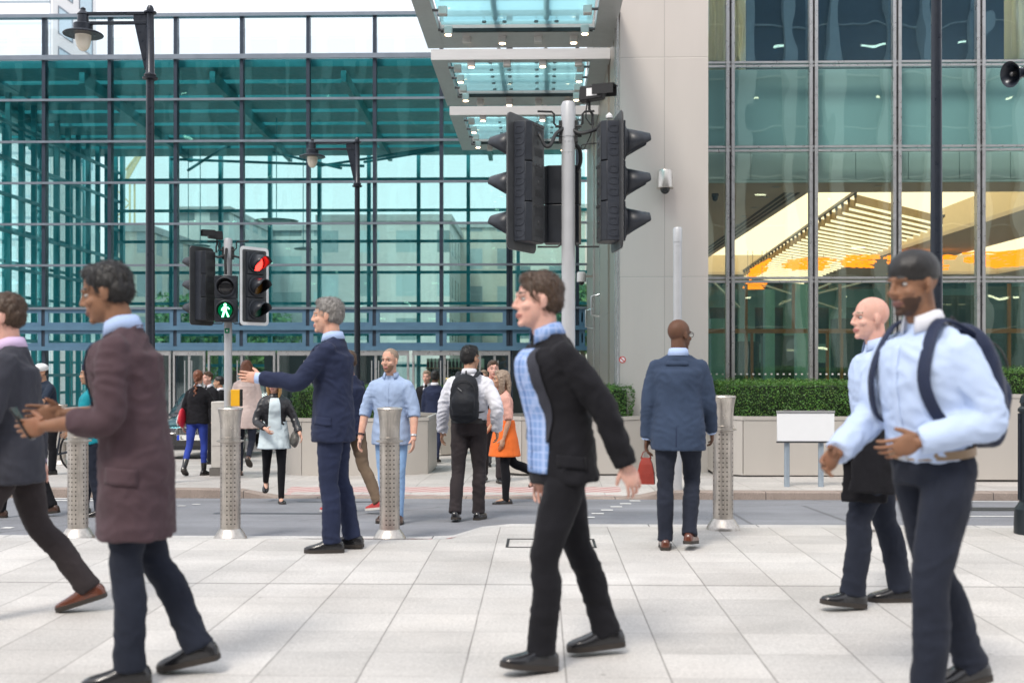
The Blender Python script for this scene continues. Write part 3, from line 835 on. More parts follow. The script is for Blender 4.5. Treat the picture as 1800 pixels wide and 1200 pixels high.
# ------------------------------------------------------------------ glass canopy in three steps
can = thing('glass_canopy', 'stepped steel and cyan glass canopy with lit downlights fixed to the pier', 'canopy', (PX0, YP, 6.6))
M_soff = pmat('soffit_metal', (.46, .47, .47), .4, .35, var=.05)
M_fasc = pmat('brushed_fascia', (.66, .66, .66), .38, .5, var=.05, vs=2, stretch=(1, 1, 20))
G_can = glassmat('cyan_canopy_glass', (.62, .90, .94), (.75, .93, 1), .06, body=(.70, .90, .93), body_f=.26)
M_lens = emat('downlight_glow', (1.0, .72, .42), 9.)
M_lampb = pmat('downlight_box', (.58, .57, .55), .4, .4)
M_blk = pmat('black_rubber', (.012, .012, .013), .5)
XCL, XCR = -1.89, PX0 - .02
ZS = 6.64
for bi, (y0, y1, zs) in enumerate(((12.6, 19.12, ZS + .06), (19.6, 23.07, ZS), (23.64, 27.5, ZS - .06))):
    xl = XCL; wl, wr, wb, wf = .27, .34, .75 if bi else .92, .22
    H = .17
    MB().box(xl, xl + wl, y0 + .03, y1, zs, zs + H).build('side_beam', M_soff, can, world=True)
    MB().box(XCR - wr, XCR, y0 + .03, y1, zs, zs + H).build('side_beam', M_soff, can, world=True)
    MB().box(xl + wl + .002, XCR - wr - .002, y1 - wb, y1, zs + .004, zs + H).build('rear_plate', M_soff, can, world=True)
    MB().box(xl, XCR, y0, y0 + .028, zs - .003, zs + H + .01).build('fascia', M_fasc, can, world=True)
    MB().box(xl + wl + .002, XCR - wr - .002, y0 + .031, y0 + wf, zs + .004, zs + H).build('front_plate', M_soff, can, world=True)
    MB().box(xl + wl + .03, XCR - wr - .03, y1 - wb - .05, y1 - wb - .004, zs - .01, zs + .05).build('seal_strip', M_blk, can, world=True)
    MB().box(xl + wl + .04, XCR - wr - .04, y0 + wf + .03, y1 - wb - .06, zs + .10, zs + .125).build('glass_panel', G_can, can, world=True)
    for q in (.36, .69):
        x = xl + wl + (XCR - wr - xl - wl) * q
        sp2 = MB().tube([(x, y0 + wf, zs + .22), (x, y1 - wb, zs + .22)], .045, 10); n = 5
        for i in range(n):
            y = y0 + .5 + (y1 - wb - y0 - .8) * i / (n - 1)
            for d in (-.16, .16):
                sp2.lathe([(.035, .06), (.035, .085), (.015, .09)], 10, (x + d, y, zs)); sp2.tube([(x + d, y, zs + .126), (x + d, y, zs + .22)], .01, 6)
            sp2.tube([(x - .16, y, zs + .2), (x + .16, y, zs + .2)], .012, 6)
        sp2.build('glazing_rail', pmat('rail_steel', (.20, .23, .24), .35, .6), can, world=True, smooth=True)
    for i, q in enumerate((.25, .62, .9)):      # cross tubes carrying the glass
        y = y0 + wf + (y1 - wb - y0 - wf) * q
        MB().tube([(xl + wl + .05, y, zs + .36), (XCR - wr - .05, y, zs + .36)], .035, 8).build('cross_rail', M_alu, can, world=True, smooth=True)
    def spot(x, y, arm, lit):
        b = MB().box(x - .065, x + .065, y - .065, y + .065, zs - .10, zs + .03).build('spotlight', M_lampb, can, world=True, bevel=.012)
        if arm:
            MB().tube([(x, y, zs - .02), (x + arm, y, zs - .02)], .022, 8).build('bracket', M_alu_d, b).matrix_parent_inverse = Matrix.Identity(4)
        if lit: MB().lathe([(.05, -.109), (.05, -.102)], 16, (x, y, zs)).build('lens', M_lens, b)
    ny = (3 if bi == 0 else 4)
    for i in range(5 if bi == 0 else 4):
        y = (18.0 - i * 1.0) if bi == 0 else y0 + .45 + (y1 - wb - y0 - .55) * i / 3
        lit = (i % 2 == 0) if bi == 0 else (i % 2 == 1)
        spot(xl + wl + .16, y, -.16, lit); spot(XCR - wr - .16, y, .16, lit)
    for i in range(4):
        spot(xl + wl + .42 + i * .58, y1 - wb + .30, 0, i % 2 == 1)
        if bi: spot(xl + wl + .42 + i * .62, y0 + .12, 0, i % 2 == 0)

# ------------------------------------------------------------------ the street behind the camera, met only as reflections in the glass
rb = thing('stone_office_range', 'pale stone office range across the street mirrored in the glass walls', 'building', (0, -38, 0))
HR = 30.0
MB().box(-70, 70, -40, -38.4, -.05, HR - .5).build('wall', pmat('dark_mirror_glass', (.03, .05, .07), .12, var=.3, vs=.3), rb, world=True)
cl_ = MB()
for k in range(42): x = -68 + k * 3.3; cl_.box(x - .42, x + .42, -38.4, -37.5, -.05, HR)
cl_.build('pilasters', M_stone, rb, world=True)
fl_ = MB()
for k in range(8): fl_.box(-70, 70, -38.39, -38.2, 4.0 + k * 3.6, 4.09 + k * 3.6)
fl_.build('floor_bands', M_stone, rb, world=True)
lt = MB(); rr = random.Random(5)
for _ in range(90):
    x, z = rr.uniform(-60, 60), rr.choice([2.6 + 3.6 * q for q in range(7)]); lt.box(x, x + rr.uniform(.3, 1.2), -38.38, -38.37, z, z + .12)
lt.build('office_lights', emat('office_light', (1, .8, .5), 5.), rb, world=True)
# ------------------------------------------------------------------ street furniture materials
def bollard_mat():
    g = G('brushed_steel'); c = g.coords()
    f = g.rng(g.noise(g.n('Mapping', {'Vector': c, 'Scale': (6, 6, .6)}), 14., 4), .3, .7, .8, 1.12)
    dirt = g.rng(g.noise(c, 5., 5, .7), .35, .7, .75, 1.05)
    colr = g.mix(1., (.60, .565, .52), g.math('MULTIPLY', f, dirt), 'MULTIPLY')
    return g.end(g.principled(colr, g.rng(g.noise(c, 9, 3), .3, .7, .26, .42), .9, Anisotropic=.5))
def perforated_mat():
    g = G('perforated_steel'); c = g.coords()
    sp = g.nt.nodes.new('ShaderNodeSeparateXYZ'); g.nt.links.new(c, sp.inputs[0])
    x, y, z = sp.outputs
    a = g.math('MULTIPLY', g.math('ARCTAN2', y, x), 16 / (2 * PI))
    da = g.math('MULTIPLY', g.math('SUBTRACT', g.math('FRACT', a), .5), 2 * PI * .084 / 16)
    dz = g.math('MULTIPLY', g.math('SUBTRACT', g.math('FRACT', g.math('DIVIDE', z, .0385)), .5), .0385)
    d = g.math('SQRT', g.math('ADD', g.math('MULTIPLY', da, da), g.math('MULTIPLY', dz, dz)))
    # every fourth column is left blank where the sheet is seamed
    keep = g.math('GREATER_THAN', g.math('FRACT', g.math('DIVIDE', g.math('FLOOR', a), 4.)), .2)
    inz = g.math('MULTIPLY', g.math('GREATER_THAN', z, .13), g.math('LESS_THAN', z, .80))
    hole = g.math('MULTIPLY', g.math('MULTIPLY', g.math('LESS_THAN', d, .0062), inz), keep)
    f = g.rng(g.noise(g.n('Mapping', {'Vector': c, 'Scale': (6, 6, .6)}), 14., 4), .3, .7, .8, 1.12)
    smear = g.rng(g.noise(c, 5., 5, .7), .35, .7, .72, 1.05)
    colr = g.mix(hole, g.mix(1., (.57, .525, .475), g.math('MULTIPLY', f, smear), 'MULTIPLY'), (.012, .011, .01))
    return g.end(g.principled(colr, .36, g.rng(hole, 0, 1, .9, 0), g.bump(g.math('SUBTRACT', 0., hole), .6, .004)))
M_brush = bollard_mat(); M_perf = perforated_mat()
M_pole = pmat('grey_painted_pole', (.44, .455, .475), .42, .15, var=.06, bump=.05)
M_black = pmat('black_polycarbonate', (.018, .022, .030), .42, var=.25, vs=9, spec=.45)
M_blackd = pmat('matt_black', (.010, .011, .013), .6)
M_blackm = pmat('grey_black_rear', (.055, .058, .062), .5, var=.2, vs=9)
M_rim = pmat('recess_rim_highlight', (.036, .042, .056), .4)  # lighter than the housing: a bluish highlight put into the rim colour
M_lamp = pmat('lamp_post_black', (.016, .021, .032), .32, .2, spec=.5)
M_white = pmat('white_border', (.78, .79, .80), .4, var=.04)
M_cable = pmat('cable_black', (.02, .022, .025), .5)

# ------------------------------------------------------------------ bollards
def bollard(x, y, z, lab):
    t = thing('bollard', lab, 'bollard', (x, y, z), random.uniform(0, 6), 'perforated steel bollards along the crossing')
    MB().lathe([(.136, -.02), (.136, .018), (.128, .03), (.098, .078), (.088, .09)], 40).build('base', M_brush, t, smooth=True)
    MB().lathe([(.084, .085), (.084, .82)], 40).build('perforated_sleeve', M_perf, t, smooth=True)
    MB().lathe([(.085, .815), (.112, .822), (.112, .832), (.085, .838)], 40).build('collar', M_brush, t, smooth=True)
    MB().lathe([(.083, .836), (.083, .852), (.088, .854), (.088, .861), (.083, .863), (.083, .90), (.085, .96), (.091, 1.03), (.100, 1.075), (.104, 1.092), (.108, 1.098), (.104, 1.106), (.06, 1.112), (0.001, 1.114)], 40).build('flared_head', M_brush, t, smooth=True)
    return t
for (u, Y, lab) in ((137, 9.55, 'steel bollard at the left, beside the person with the phone'), (405, 9.55, 'steel bollard in front of the green man signal pole'),
                    (685, 9.52, 'steel bollard in front of the person in a pale blue shirt'), (1271, 9.5, 'steel bollard between the person with the orange bag and the blank sign'),
                    (1523, 9.5, 'steel bollard half hidden behind the two people at the right')):
    x = xat(u, Y); bollard(x, Y, gz(x, Y), lab)
x = xat(108, 20.6); bollard(x, 20.6, far_z(x, 20.6), 'small far steel bollard on the opposite pavement at the left')

# ------------------------------------------------------------------ traffic signals
def front_M(p, ang):
    return Matrix.Translation(Vector(p)) @ Matrix.Rotation(ang, 4, 'Z')
def D_outline(r, n=8):
    return [(-r, -r * .8)] + [(r * .3 + r * .8 * math.sin(R(180 * i / n)), -r * .8 * math.cos(R(180 * i / n))) for i in range(n + 1)] + [(-r, r * .8)]
def signal_head(parent, off, ang, lit=None, board=True, aspects=3, name='signal_head', border=True, green_man=False):
    """front faces local -y; pivot at the middle of the head"""
    h = bpy.data.objects.new(name, None); COL.objects.link(h); h.parent = parent; h.location = off; h.rotation_euler = (0, 0, ang)
    mh = .335; H = mh * aspects; W = .31; D = .17
    I4 = Matrix.Identity(4)
    hs = MB()
    for k in range(aspects):
        zc = (k - (aspects - 1) / 2) * mh
        w = W / 2
        # a module: chamfered box tapering to the back
        pf = [(-w, .0), (-w, -.03), (w, -.03), (w, .0), (w * .98, D * .75), (w * .72, D), (-w * .72, D), (-w * .98, D * .75)]
        n = len(pf); z0, z1 = zc - mh / 2 + .004, zc + mh / 2 - .004
        hs.add([(x, y, z0) for x, y in pf] + [(x, y, z1) for x, y in pf],
               [tuple(range(n)), tuple(range(2*n-1, n-1, -1))] + [((j+1) % n, j, j+n, (j+1) % n + n) for j in range(n)][0:n])
    hob = hs.build('housing', M_black, h, bevel=.006)
    if aspects == 3:          # sunk D-shaped recess rims on both flanks, and ribbed rear plates with cable glands
        rcs = {-1: MB(), 1: MB()}; rb_ = MB()
        for s in (-1, 1): rcs[s].box(s * (W / 2 - .001) - .0012, s * (W / 2 - .001) + .0012, .006, .122, -H / 2 + .012, H / 2 - .012)
        for k in range(aspects):
            zc = (k - 1) * mh
            for q in (-.095, 0, .095):
                for s in (-1, 1):
                    M_ = Matrix.Translation((s * (W / 2 - .0015), .075, zc + q)) @ Matrix.Rotation(R(90), 4, 'Z')
                    o = D_outline(.034)
                    for i in range(len(o)):
                        a, b = o[i], o[(i + 1) % len(o)]
                        rcs[s].bar(M_ @ Vector((a[0], 0, a[1])), M_ @ Vector((b[0], 0, b[1])),   .012, .014)
            for q in range(9): rb_.box(-.075 + .017 * q, -.068 + .017 * q, D - .001, D + .008, zc + .05, zc + .12)
            for q in range(9): rb_.box(-.075 + .017 * q, -.068 + .017 * q, D - .001, D + .008, zc - .12, zc - .05)
            rb_.lathe([(.02, 0), (.02, .012), (.008, .014)], 10, M=Matrix.Translation((0, D - .002, zc)) @ Matrix.Rotation(R(-90), 4, 'X'))
            for q in (-.08, -.03, .03, .08): rb_.box(q - .016, q + .016, D - .001, D + .012, zc + mh / 2 - .035, zc + mh / 2 - .012)
        
        for s in (-1, 1): rcs[s].build('flank_panel', M_rim, h)
        rb_.box(-W * .345, W * .345, D + .0005, D + .004, -H / 2 + .012, H / 2 - .012); rb_.build('rear_plate', M_blackm, h)
    if board:
        MB().prism(rrect(.53, H + .13, .06), Matrix.Translation((0, .012, 0)), .012).build('backing_board', M_blackm, h, bevel=.003)
        if border:
            bo = rrect(.53, H + .13, .06); bi = rrect(.44, H + .04, .03); n = len(bo)
            wb = MB().add([(x, .009, z) for x, z in bo] + [(x, .009, z) for x, z in bi], [(j, (j+1) % n, (j+1) % n + n, j + n) for j in range(n)])
            wb.build('white_border', M_white, h)
    cols = {2: ('red_lens', (.10, .008, .008)), 1: ('amber_lens', (.13, .06, .008)), 0: ('green_lens', (.008, .06, .04))}
    if aspects == 2: cols = {1: ('dark_lens', (.012, .012, .014)), 0: ('green_dark_lens', (.006, .03, .016))}
    for k in range(aspects):
        zc = (k - (aspects - 1) / 2) * mh
        M_ = Matrix.Translation((0, -.03, zc)) @ Matrix.Rotation(R(90), 4, 'X')
        MB().lathe([(.145, 0), (.145, .018), (.132, .024), (.118, .022), (.118, .005)], 36, M=M_).build('bezel', M_black, h, smooth=True)
        nm, cl = cols[k]
        glow = (lit == k and aspects == 3)
        m = emat('red_glow', (1, .02, .015), 7.) if glow else pmat(nm, cl, .12, spec=.6)
        pr = [(.0005, .030), (.05, .028), (.09, .020), (.116, .006), (.116, .0)][::-1]
        MB().lathe(pr, 30, M=M_).build('lens', m, h, smooth=True)
        if aspects == 3:          # hood: a tube cut away below, longest on top
            vb = MB(); n = 40; ro, L = .128, .225
            vs = []; fs = []
            for i in range(n + 1):
                a = R(-62 + (180 + 124) * i / n)
                up = .5 + .5 * math.sin(a)
                l = .035 + (L - .035) * max(0, min(1, (up - .02) / .62)) ** 1.1
                for (r0, l0) in ((ro, .02), (ro * .93, l * .55), (ro * .86, l)):
                    vs.append((r0 * math.cos(a), -.03 - l0, zc + r0 * math.sin(a) - .02 * (l0 / L)))
            for i in range(n):
                for q in range(2): fs.append((3*i+q, 3*i+3+q, 3*i+4+q, 3*i+1+q))
            v = vb.add(vs, fs).build('hood', M_black, h, smooth=True, ang=60)
            sd = v.modifiers.new('solid', 'SOLIDIFY'); sd.thickness = .005; sd.offset = -1
            if glow:          # the lamp itself, deep in the hood
                pass
        elif green_man and k == 0:
            gm = MB()
            def P(poly):
                gm.prism([(x, z + zc) for x, z in poly], Matrix.Translation((0, -.066, 0)), .006)
            c = [(.021 * math.cos(R(a)) + .0, .078 + .021 * math.sin(R(a))) for a in range(0, 360, 30)]; P(c)
            P([(-.026, -.012), (.022, -.012), (.026, .052), (-.026, .052)])
            P([(-.05, -.098), (-.024, -.098), (.004, -.012), (-.026, -.012)]); P([(.034, -.096), (.060, -.090), (.022, -.0125), (.0045, -.0125)])
            P([(-.056, -.004), (-.038, -.006), (-.0265, .05), (-.044, .03)]); P([(.0265, .05), (.052, .012), (.068, .018), (.044, .044)])
            gm.build('green_man', emat('green_man_glow', (.25, 1.0, .50), 5.), h)
            MB().lathe([(.10, .034), (.10, .0345)], 30, M=M_).build('green_halo', emat('green_lamp_face', (.0, .32, .10), .35), h)
        if aspects == 2:
            vb = MB(); n = 28; vs = []; fs = []
            for i in range(n + 1):
                a = R(-20 + 220 * i / n); l = .02 + .055 * max(0, math.sin(a))
                for l0 in (.02, l + .021): vs.append((.128 * math.cos(a), -.03 - l0, zc + .128 * math.sin(a)))
            for i in range(n): fs.append((2*i, 2*i+2, 2*i+3, 2*i+1))
            v = vb.add(vs, fs).build('hood', M_black, h, smooth=True); sd = v.modifiers.new('solid', 'SOLIDIFY'); sd.thickness = .005
    return h
def arm_bracket(parent, z, side, dx, dy):
    """bent steel strap from the pole clamp to a head, top or bottom"""
    b = MB()
    b.tube([(side * .055, 0, z), (side * .10, 0, z), (side * .12, 0, z + .02), (side * .12, 0, z + .10), (side * .14, dy * .3, z + .12), (dx, dy, z + .125)], .009, 8)
    b.obox(Matrix.Translation((side * .068, 0, z - .05)), .012, .035, .09)
    for q in (-.09, -.01): b.tube([(side * .06, -.03, z + q), (side * .11, -.03, z + q)], .011, 8)
    return b.build('bracket', M_blackd, parent, smooth=True)
def hose(parent, pts, r=.016):
    # smooth cable through control points
    P = [Vector(p) for p in pts]; out = []
    for i in range(len(P) - 1):
        p0, p1, p2, p3 = P[max(0, i-1)], P[i], P[i+1], P[min(len(P)-1, i+2)]
        for k in range(6):
            t = k / 6; out.append(.5 * ((2*p1) + (p2-p0)*t + (2*p0-5*p1+4*p2-p3)*t*t + (3*p1-p0-3*p2+p3)*t**3))
    out.append(P[-1])
    return MB().tube(out, r, 8).build('cable', M_cable, parent, smooth=True)
def detector(parent, off, ang):
    d = bpy.data.objects.new('detector', None); COL.objects.link(d); d.parent = parent; d.location = off; d.rotation_euler = (0, 0, ang)
    # facing local -y: a hooded box on a small cranked mount
    MB().add([(-.055,-.10,-.05),(.055,-.10,-.05),(.055,.10,-.065),(-.055,.10,-.065),(-.055,-.14,.055),(.055,-.14,.055),(.055,.09,.055),(-.055,.09,.055)],
             [(0,3,2,1),(4,5,6,7),(0,1,5,4),(1,2,6,5),(2,3,7,6),(3,0,4,7)]).build('camera_body', M_blackd, d, bevel=.008)
    hd = MB()
    hd.box(-.062, .062, -.21, -.02, .057, .064); hd.box(-.068, -.0625, -.20, -.02, -.02, .064); hd.box(.0625, .068, -.20, -.02, -.02, .064)
    hd.build('hood', M_blackd, d)
    MB().tube([(0, .02, -.065), (0, .02, -.13), (.03, .0, -.17), (.03, 0, -.26)], .012, 8).build('mount', M_blackd, d, smooth=True)
    MB().tube([(-.02, .03, -.06), (-.03, .04, -.14), (.0, .05, -.2), (.02, .01, -.26)], .006, 6).build('cable', M_cable, d, smooth=True)
    return d
def pole(t, zb, zt, r=.057, cap=.30):
    MB().lathe([(r, zb), (r, zt - cap), (r, zt - cap - .001)], 28).build('post', M_pole, t, smooth=True)
    MB().lathe([(r + .004, zt - cap), (r + .004, zt - .03), (r * .85, zt - .004), (r * .4, zt)], 28).build('post_cap', M_pole, t, smooth=True)
    b = MB()
    for a in (-.5, .0, .5):
        for dz in (-.04, -.13): b.lathe([(.006, 0), (.006, .004), (.003, .005)], 8, M=Matrix.Rotation(a - PI / 2, 4, 'Z') @ Matrix.Translation((r, 0, zt - cap + dz)) @ Matrix.Rotation(R(90), 4, 'Y'))
    b.build('rivets', M_pole, t)
# ---- near signals, seen from behind
YN = 9.6
xn = xat(999, YN); zb = 0.
ns = thing('traffic_signal', 'tall grey signal pole carrying three black signal heads seen from behind', 'traffic light', (xn, YN, gz(xn, YN)), 0, 'traffic signals at the crossing')
ztop = zat(179, YN)
pole(ns, -.05, ztop)
MB().lathe([(.075, -.02), (.075, .006), (.06, .014)], 24).build('base_ring', M_pole, ns, smooth=True)
zc = zat(322, YN)
def loc(u, v, y): p = at(u, v, y); return (p.x - xn, y - YN, p.z - ns.location.z)
signal_head(ns, loc(914, 324, YN), R(-116), None)          # faces left and a little away
signal_head(ns, loc(1088, 322, YN), R(96), None)            # faces right
signal_head(ns, loc(990, 363, YN + .30), R(172), None, board=False, aspects=2)
arm_bracket(ns, zat(222, YN), -1, -.26, 0); arm_bracket(ns, zat(222, YN), 1, .22, 0)
lowb = MB(); zl = zat(434, YN)
lowb.tube([(-.055, 0, zl + .06), (-.06, 0, zl + .02), (-.09, 0, zl), (-.26, 0, zl)], .008, 8); lowb.tube([(.055, 0, zl + .06), (.06, 0, zl + .02), (.09, 0, zl), (.26, 0, zl)], .008, 8)
lowb.build('lower_bracket', M_blackd, ns, smooth=True)
hose(ns, [loc(942, 229, YN - .04), loc(950, 240, YN - .09), loc(958, 256, YN - .1), loc(968, 255, YN - .1), loc(977, 236, YN - .06), loc(992, 225, YN - .03)])
hose(ns, [loc(1006, 228, YN - .03), loc(1020, 234, YN - .05), loc(1034, 232, YN - .05), loc(1047, 228, YN - .02)])
hose(ns, [loc(1005, 250, YN + .08), loc(1018, 262, YN + .1), loc(1020, 285, YN + .12), loc(1012, 305, YN + .16)], .018)
hose(ns, [loc(1048, 252, YN - .02), loc(1035, 253, YN - .05), loc(1022, 256, YN - .05), loc(1026, 262, YN - .04), loc(1040, 232, YN - .02), loc(1043, 205, YN)], .005)
dtc = detector(ns, loc(1040, 165, YN), R(72))
MB().box(-.0585, -.056, -.06, .03, -.03, .035).build('label_plate', M_white, dtc)
MB().lathe([(.03, 0), (.03, .02), (.012, .04), (.002, .05)], 16, loc(1071, 208, YN)).build('white_cap', M_white, ns, smooth=True)
# ---- far signals: green man lit, red lit
YS2 = 16.4
xs = xat(401, YS2)
fs_ = thing('traffic_signal', 'far signal pole with lit green walking man and red light, yellow push button below', 'traffic light', (xs, YS2, far_z(xs, YS2)), 0, 'traffic signals at the crossing')
zo = fs_.location.z
def loc2(u, v, y): p = at(u, v, y); return (p.x - xs, y - YS2, p.z - zo)
pole(fs_, -.05, zat(417, YS2) - zo)
signal_head(fs_, loc2(353, 503, YS2), R(-112), None)
signal_head(fs_, loc2(448, 503, YS2), R(54), 2)
signal_head(fs_, loc2(397, 525, YS2 - .22), R(6), None, board=False, aspects=2, green_man=True)
arm_bracket(fs_, loc2(0, 440, YS2)[2], -1, -.3, 0); arm_bracket(fs_, loc2(0, 440, YS2)[2], 1, .3, 0)
lowb = MB(); zl = loc2(0, 569, YS2)[2]
lowb.tube([(-.055, 0, zl + .06), (-.09, 0, zl), (-.34, 0, zl)], .008, 8); lowb.tube([(.055, 0, zl + .06), (.09, 0, zl), (.34, 0, zl)], .008, 8)
lowb.build('lower_bracket', M_blackd, fs_, smooth=True)
MB().tube([loc2(398, 437, YS2 - .06), loc2(396, 455, YS2 - .14), loc2(397, 482, YS2 - .15)], .02, 8).build('hanger', M_blackd, fs_, smooth=True)
hose(fs_, [loc2(378, 450, YS2), loc2(385, 452, YS2 - .06), loc2(396, 449, YS2 - .05)]); hose(fs_, [loc2(407, 449, YS2), loc2(415, 451, YS2 - .05), loc2(425, 454, YS2 - .02)])
detector(fs_, loc2(379, 413, YS2), R(-60))
MB().prism(rrect(.072, .072, .008), Matrix.Translation(loc2(399, 581, YS2 - .064)), .008).build('green_plate', pmat('green_plate', (.01, .22, .10), .4), fs_)
MB().lathe([(.013, 0), (.013, .003)], 16, M=Matrix.Translation(loc2(399, 581, YS2 - .064)) @ Matrix.Rotation(R(90), 4, 'X')).build('white_disc', M_white, fs_)
pb = MB().box(-.065, .065, -.055, .055, -.12, .12)
pbo = pb.build('push_button_box', pmat('signal_yellow', (.80, .42, .015), .4, var=.05), fs_, bevel=.008); pbo.location = loc2(415, 699, YS2 - .11)
pk = MB().box(.0655, .082, -.05, .056, -.122, .122).build('push_button_back', M_blackd, fs_); pk.location = pbo.location
# ---- blank grey post on the far pavement
Yb = 13.4 + .9; xb_ = xat(1191, Yb)
bp = thing('grey_post', 'bare grey post with no sign, behind the person in the navy suit', 'post', (xb_, Yb, far_z(xb_, Yb)))
pole(bp, -.05, zat(400, Yb) - bp.location.z, .054, .19)

# ------------------------------------------------------------------ street lamps
M_globe = pmat('opal_globe', (.80, .74, .62), .2, var=.05)
def lamp_post(x, y, z, H, arm, lab, rz=0., lantern=True, r=.052):
    t = thing('street_lamp', lab, 'street lamp', (x, y, z), rz, 'black lantern street lamps')
    MB().lathe([(.16, -.05), (.16, .04), (.14, .08), (.125, .5), (.13, .9), (.14, .93), (.13, .97), (.085, 1.02), (.075, 1.12), (r + .012, 1.15)], 28).build('base', M_lamp, t, smooth=True)
    MB().lathe([(r + .012, 1.14), (r + .004, H * .6), (r, H - .98)], 24).build('shaft', M_lamp, t, smooth=True)
    MB().lathe([(r + .004, H - 1.0), (r + .045, H - .985), (r + .05, H - .965), (r + .02, H - .955), (r + .03, H - .93), (r + .005, H - .9), (r - .004, H - .12), (r + .03, H - .11), (r + .03, H - .09), (r - .005, H - .08), (r - .004, H - .05), (.03, H - .01), (.005, H)], 24).build('finial', M_lamp, t, smooth=True)
    if lantern:
        a = MB()
        for z_ in (H - .11, H - .235): a.box(-arm, -r + .01, -.022, .022, z_ - .02, z_ + .02)
        a.prism([(-r - .17, H - .13), (-r - .17, H - .19), (-r - .02, H - .86), (-r + .02, H - .86), (-r + .02, H - .13)], Matrix.Translation((0, -.012, 0)), .024)
        a.build('arm', M_lamp, t, bevel=.004)
        hx = -arm - .02
        MB().lathe([(.255, H - .395), (.262, H - .385), (.25, H - .37), (.17, H - .34), (.125, H - .325), (.125, H - .25), (.115, H - .24), (.075, H - .235), (.07, H - .13), (.08, H - .12), (.07, H - .105), (.03, H - .06), (.035, H - .04), (.01, H - .02)], 36, (hx, 0, 0)).build('lantern_hood', M_lamp, t, smooth=True, ang=30)
        pr = [(.115, -.385)] + [(.105 * math.cos(R(q)) ** .8 + .0, -.395 - .21 * math.sin(R(q))) for q in range(0, 90, 10)] + [(.004, -.605)]
        MB().lathe([(r_, H + z_) for r_, z_ in pr][::-1], 30, (hx, 0, 0)).build('globe', M_globe, t, smooth=True, ang=60)
    return t
Y1 = 15.0; x1 = xat(264, Y1); z1 = far_z(x1, Y1)
lamp_post(x1, Y1, z1, zat(4, Y1) - z1, .88, 'tall black street lamp with lantern at the upper left of the street')
Y2 = 22.6; x2 = xat(628, Y2); z2 = far_z(x2, Y2)
lamp_post(x2, Y2, z2, zat(240, Y2) - z2, .88, 'smaller distant black street lamp in front of the middle of the glass hall')
Y3 = 9.62; x3 = xat(1646, Y3)
lamp_post(x3, Y3, 0, 6.2, .88, 'black lamp post rising out of view behind the two people at the right', r=.040)
# lamp column at the right edge with the horn loudspeaker
Y4 = 9.3; x4 = xat(1822, Y4)
c4 = thing('fluted_column', 'dark fluted lamp column base at the right edge of the pavement', 'post', (x4, Y4, 0))
prof = [(.17, -.02), (.17, .08), (.165, .20), (.14, .235), (.128, .26), (.128, .98), (.14, .985), (.14, 1.01), (.118, 1.03), (.118, 1.05), (.128, 1.06), (.115, 1.11), (.07, 1.16), (.06, 1.2)]
MB().lathe(prof, 32).build('base', pmat('blue_black_cast_iron', (.018, .026, .032), .4, .2, bump=.3, bs=40), c4, smooth=True, ang=25)
fl = MB()
for k in range(16):
    a = 2 * PI * k / 16; fl.tube([(.128 * math.cos(a), .128 * math.sin(a), .27), (.128 * math.cos(a), .128 * math.sin(a), .97)], .012, 6)
fl.build('flutes', M_lamp, c4, smooth=True)
MB().lathe([(.055, 1.19), (.05, 6)], 20).build('shaft', M_lamp, c4, smooth=True)
hp = at(1776, 131, Y4)
hn = thing('horn_loudspeaker', 'black horn loudspeaker jutting in at the upper right edge', 'loudspeaker', hp)
ax = Matrix.Rotation(R(22), 4, 'Z') @ Matrix.Rotation(R(-102), 4, 'Y')
hpz = [(.012, -.15), (.03, -.13), (.052, -.075), (.08, -.02), (.098, .002), (.105, .004), (.104, -.002), (.10, -.006), (.085, -.02), (.055, -.08), (.035, -.13), (.03, -.16), (.045, -.165), (.06, -.18), (.06, -.27), (.045, -.29)]
MB().lathe([(r_, z_) for r_, z_ in hpz], 32, M=ax).build('horn', M_lamp, hn, smooth=True, ang=50)
MB().lathe([(.02, -.05), (.018, -.01), (.008, .0)], 16, M=ax).build('driver_plug', M_alu_d, hn, smooth=True)
MB().tube([ax @ Vector((0, 0, -.25)), ax @ Vector((0, 0, -.25)) + Vector((.12, .02, -.05))], .02, 8).build('bracket', M_lamp, hn)
def dome_cctv(lab, p, s=1., wall=None):
    t = thing('dome_camera', lab, 'camera', p)
    MB().lathe([(.125*s, -.16*s), (.13*s, -.15*s), (.118*s, -.145*s), (.115*s, .09*s), (.10*s, .12*s), (.02*s, .125*s)], 32).build('housing', M_brush, t, smooth=True)
    MB().ell((0, 0, -.16*s), (.075*s, .075*s, .085*s)).build('dome', pmat('smoked_dome', (.02, .025, .03), .1), t, smooth=True)
    MB().box(-.04*s, .04*s, .1*s, wall, -.03*s, .03*s).build('bracket', M_brush, t)
dome_cctv('brushed metal dome camera on the pale metal pier', at(1169, 313, YP - .2), 1.0, .2 - .002)
t = thing('bullet_camera', 'small pale wall camera on the side of the pier, beside the signal pole', 'camera', at(1022, 486, 25.6))
MB().lathe([(.1, -.12), (.105, -.1), (.1, .08), (.08, .1), (.01, .1)], 24).build('housing', M_white, t, smooth=True)
MB().ell((0, 0, -.12), (.07, .07, .08)).build('dome', pmat('smoked_dome', (.02, .025, .03), .1), t, smooth=True)
MB().box(.08, PX0 - t.location.x - .05, -.03, .03, -.02, .03).build('bracket', M_brush, t)
ns_ = thing('no_smoking_sign', 'tiny round red and white prohibition sign on the pier edge', 'sign', (xat(1094, YP), YP, zat(632, YP)))
MB().lathe([(.052, .0), (.052, .006)], 24, M=Matrix.Rotation(R(90), 4, 'X')).build('disc', pmat('sign_red', (.6, .03, .03), .4), ns_)
MB().lathe([(.038, .0065), (.038, .0075)], 24, M=Matrix.Rotation(R(90), 4, 'X')).build('white_field', M_white, ns_)
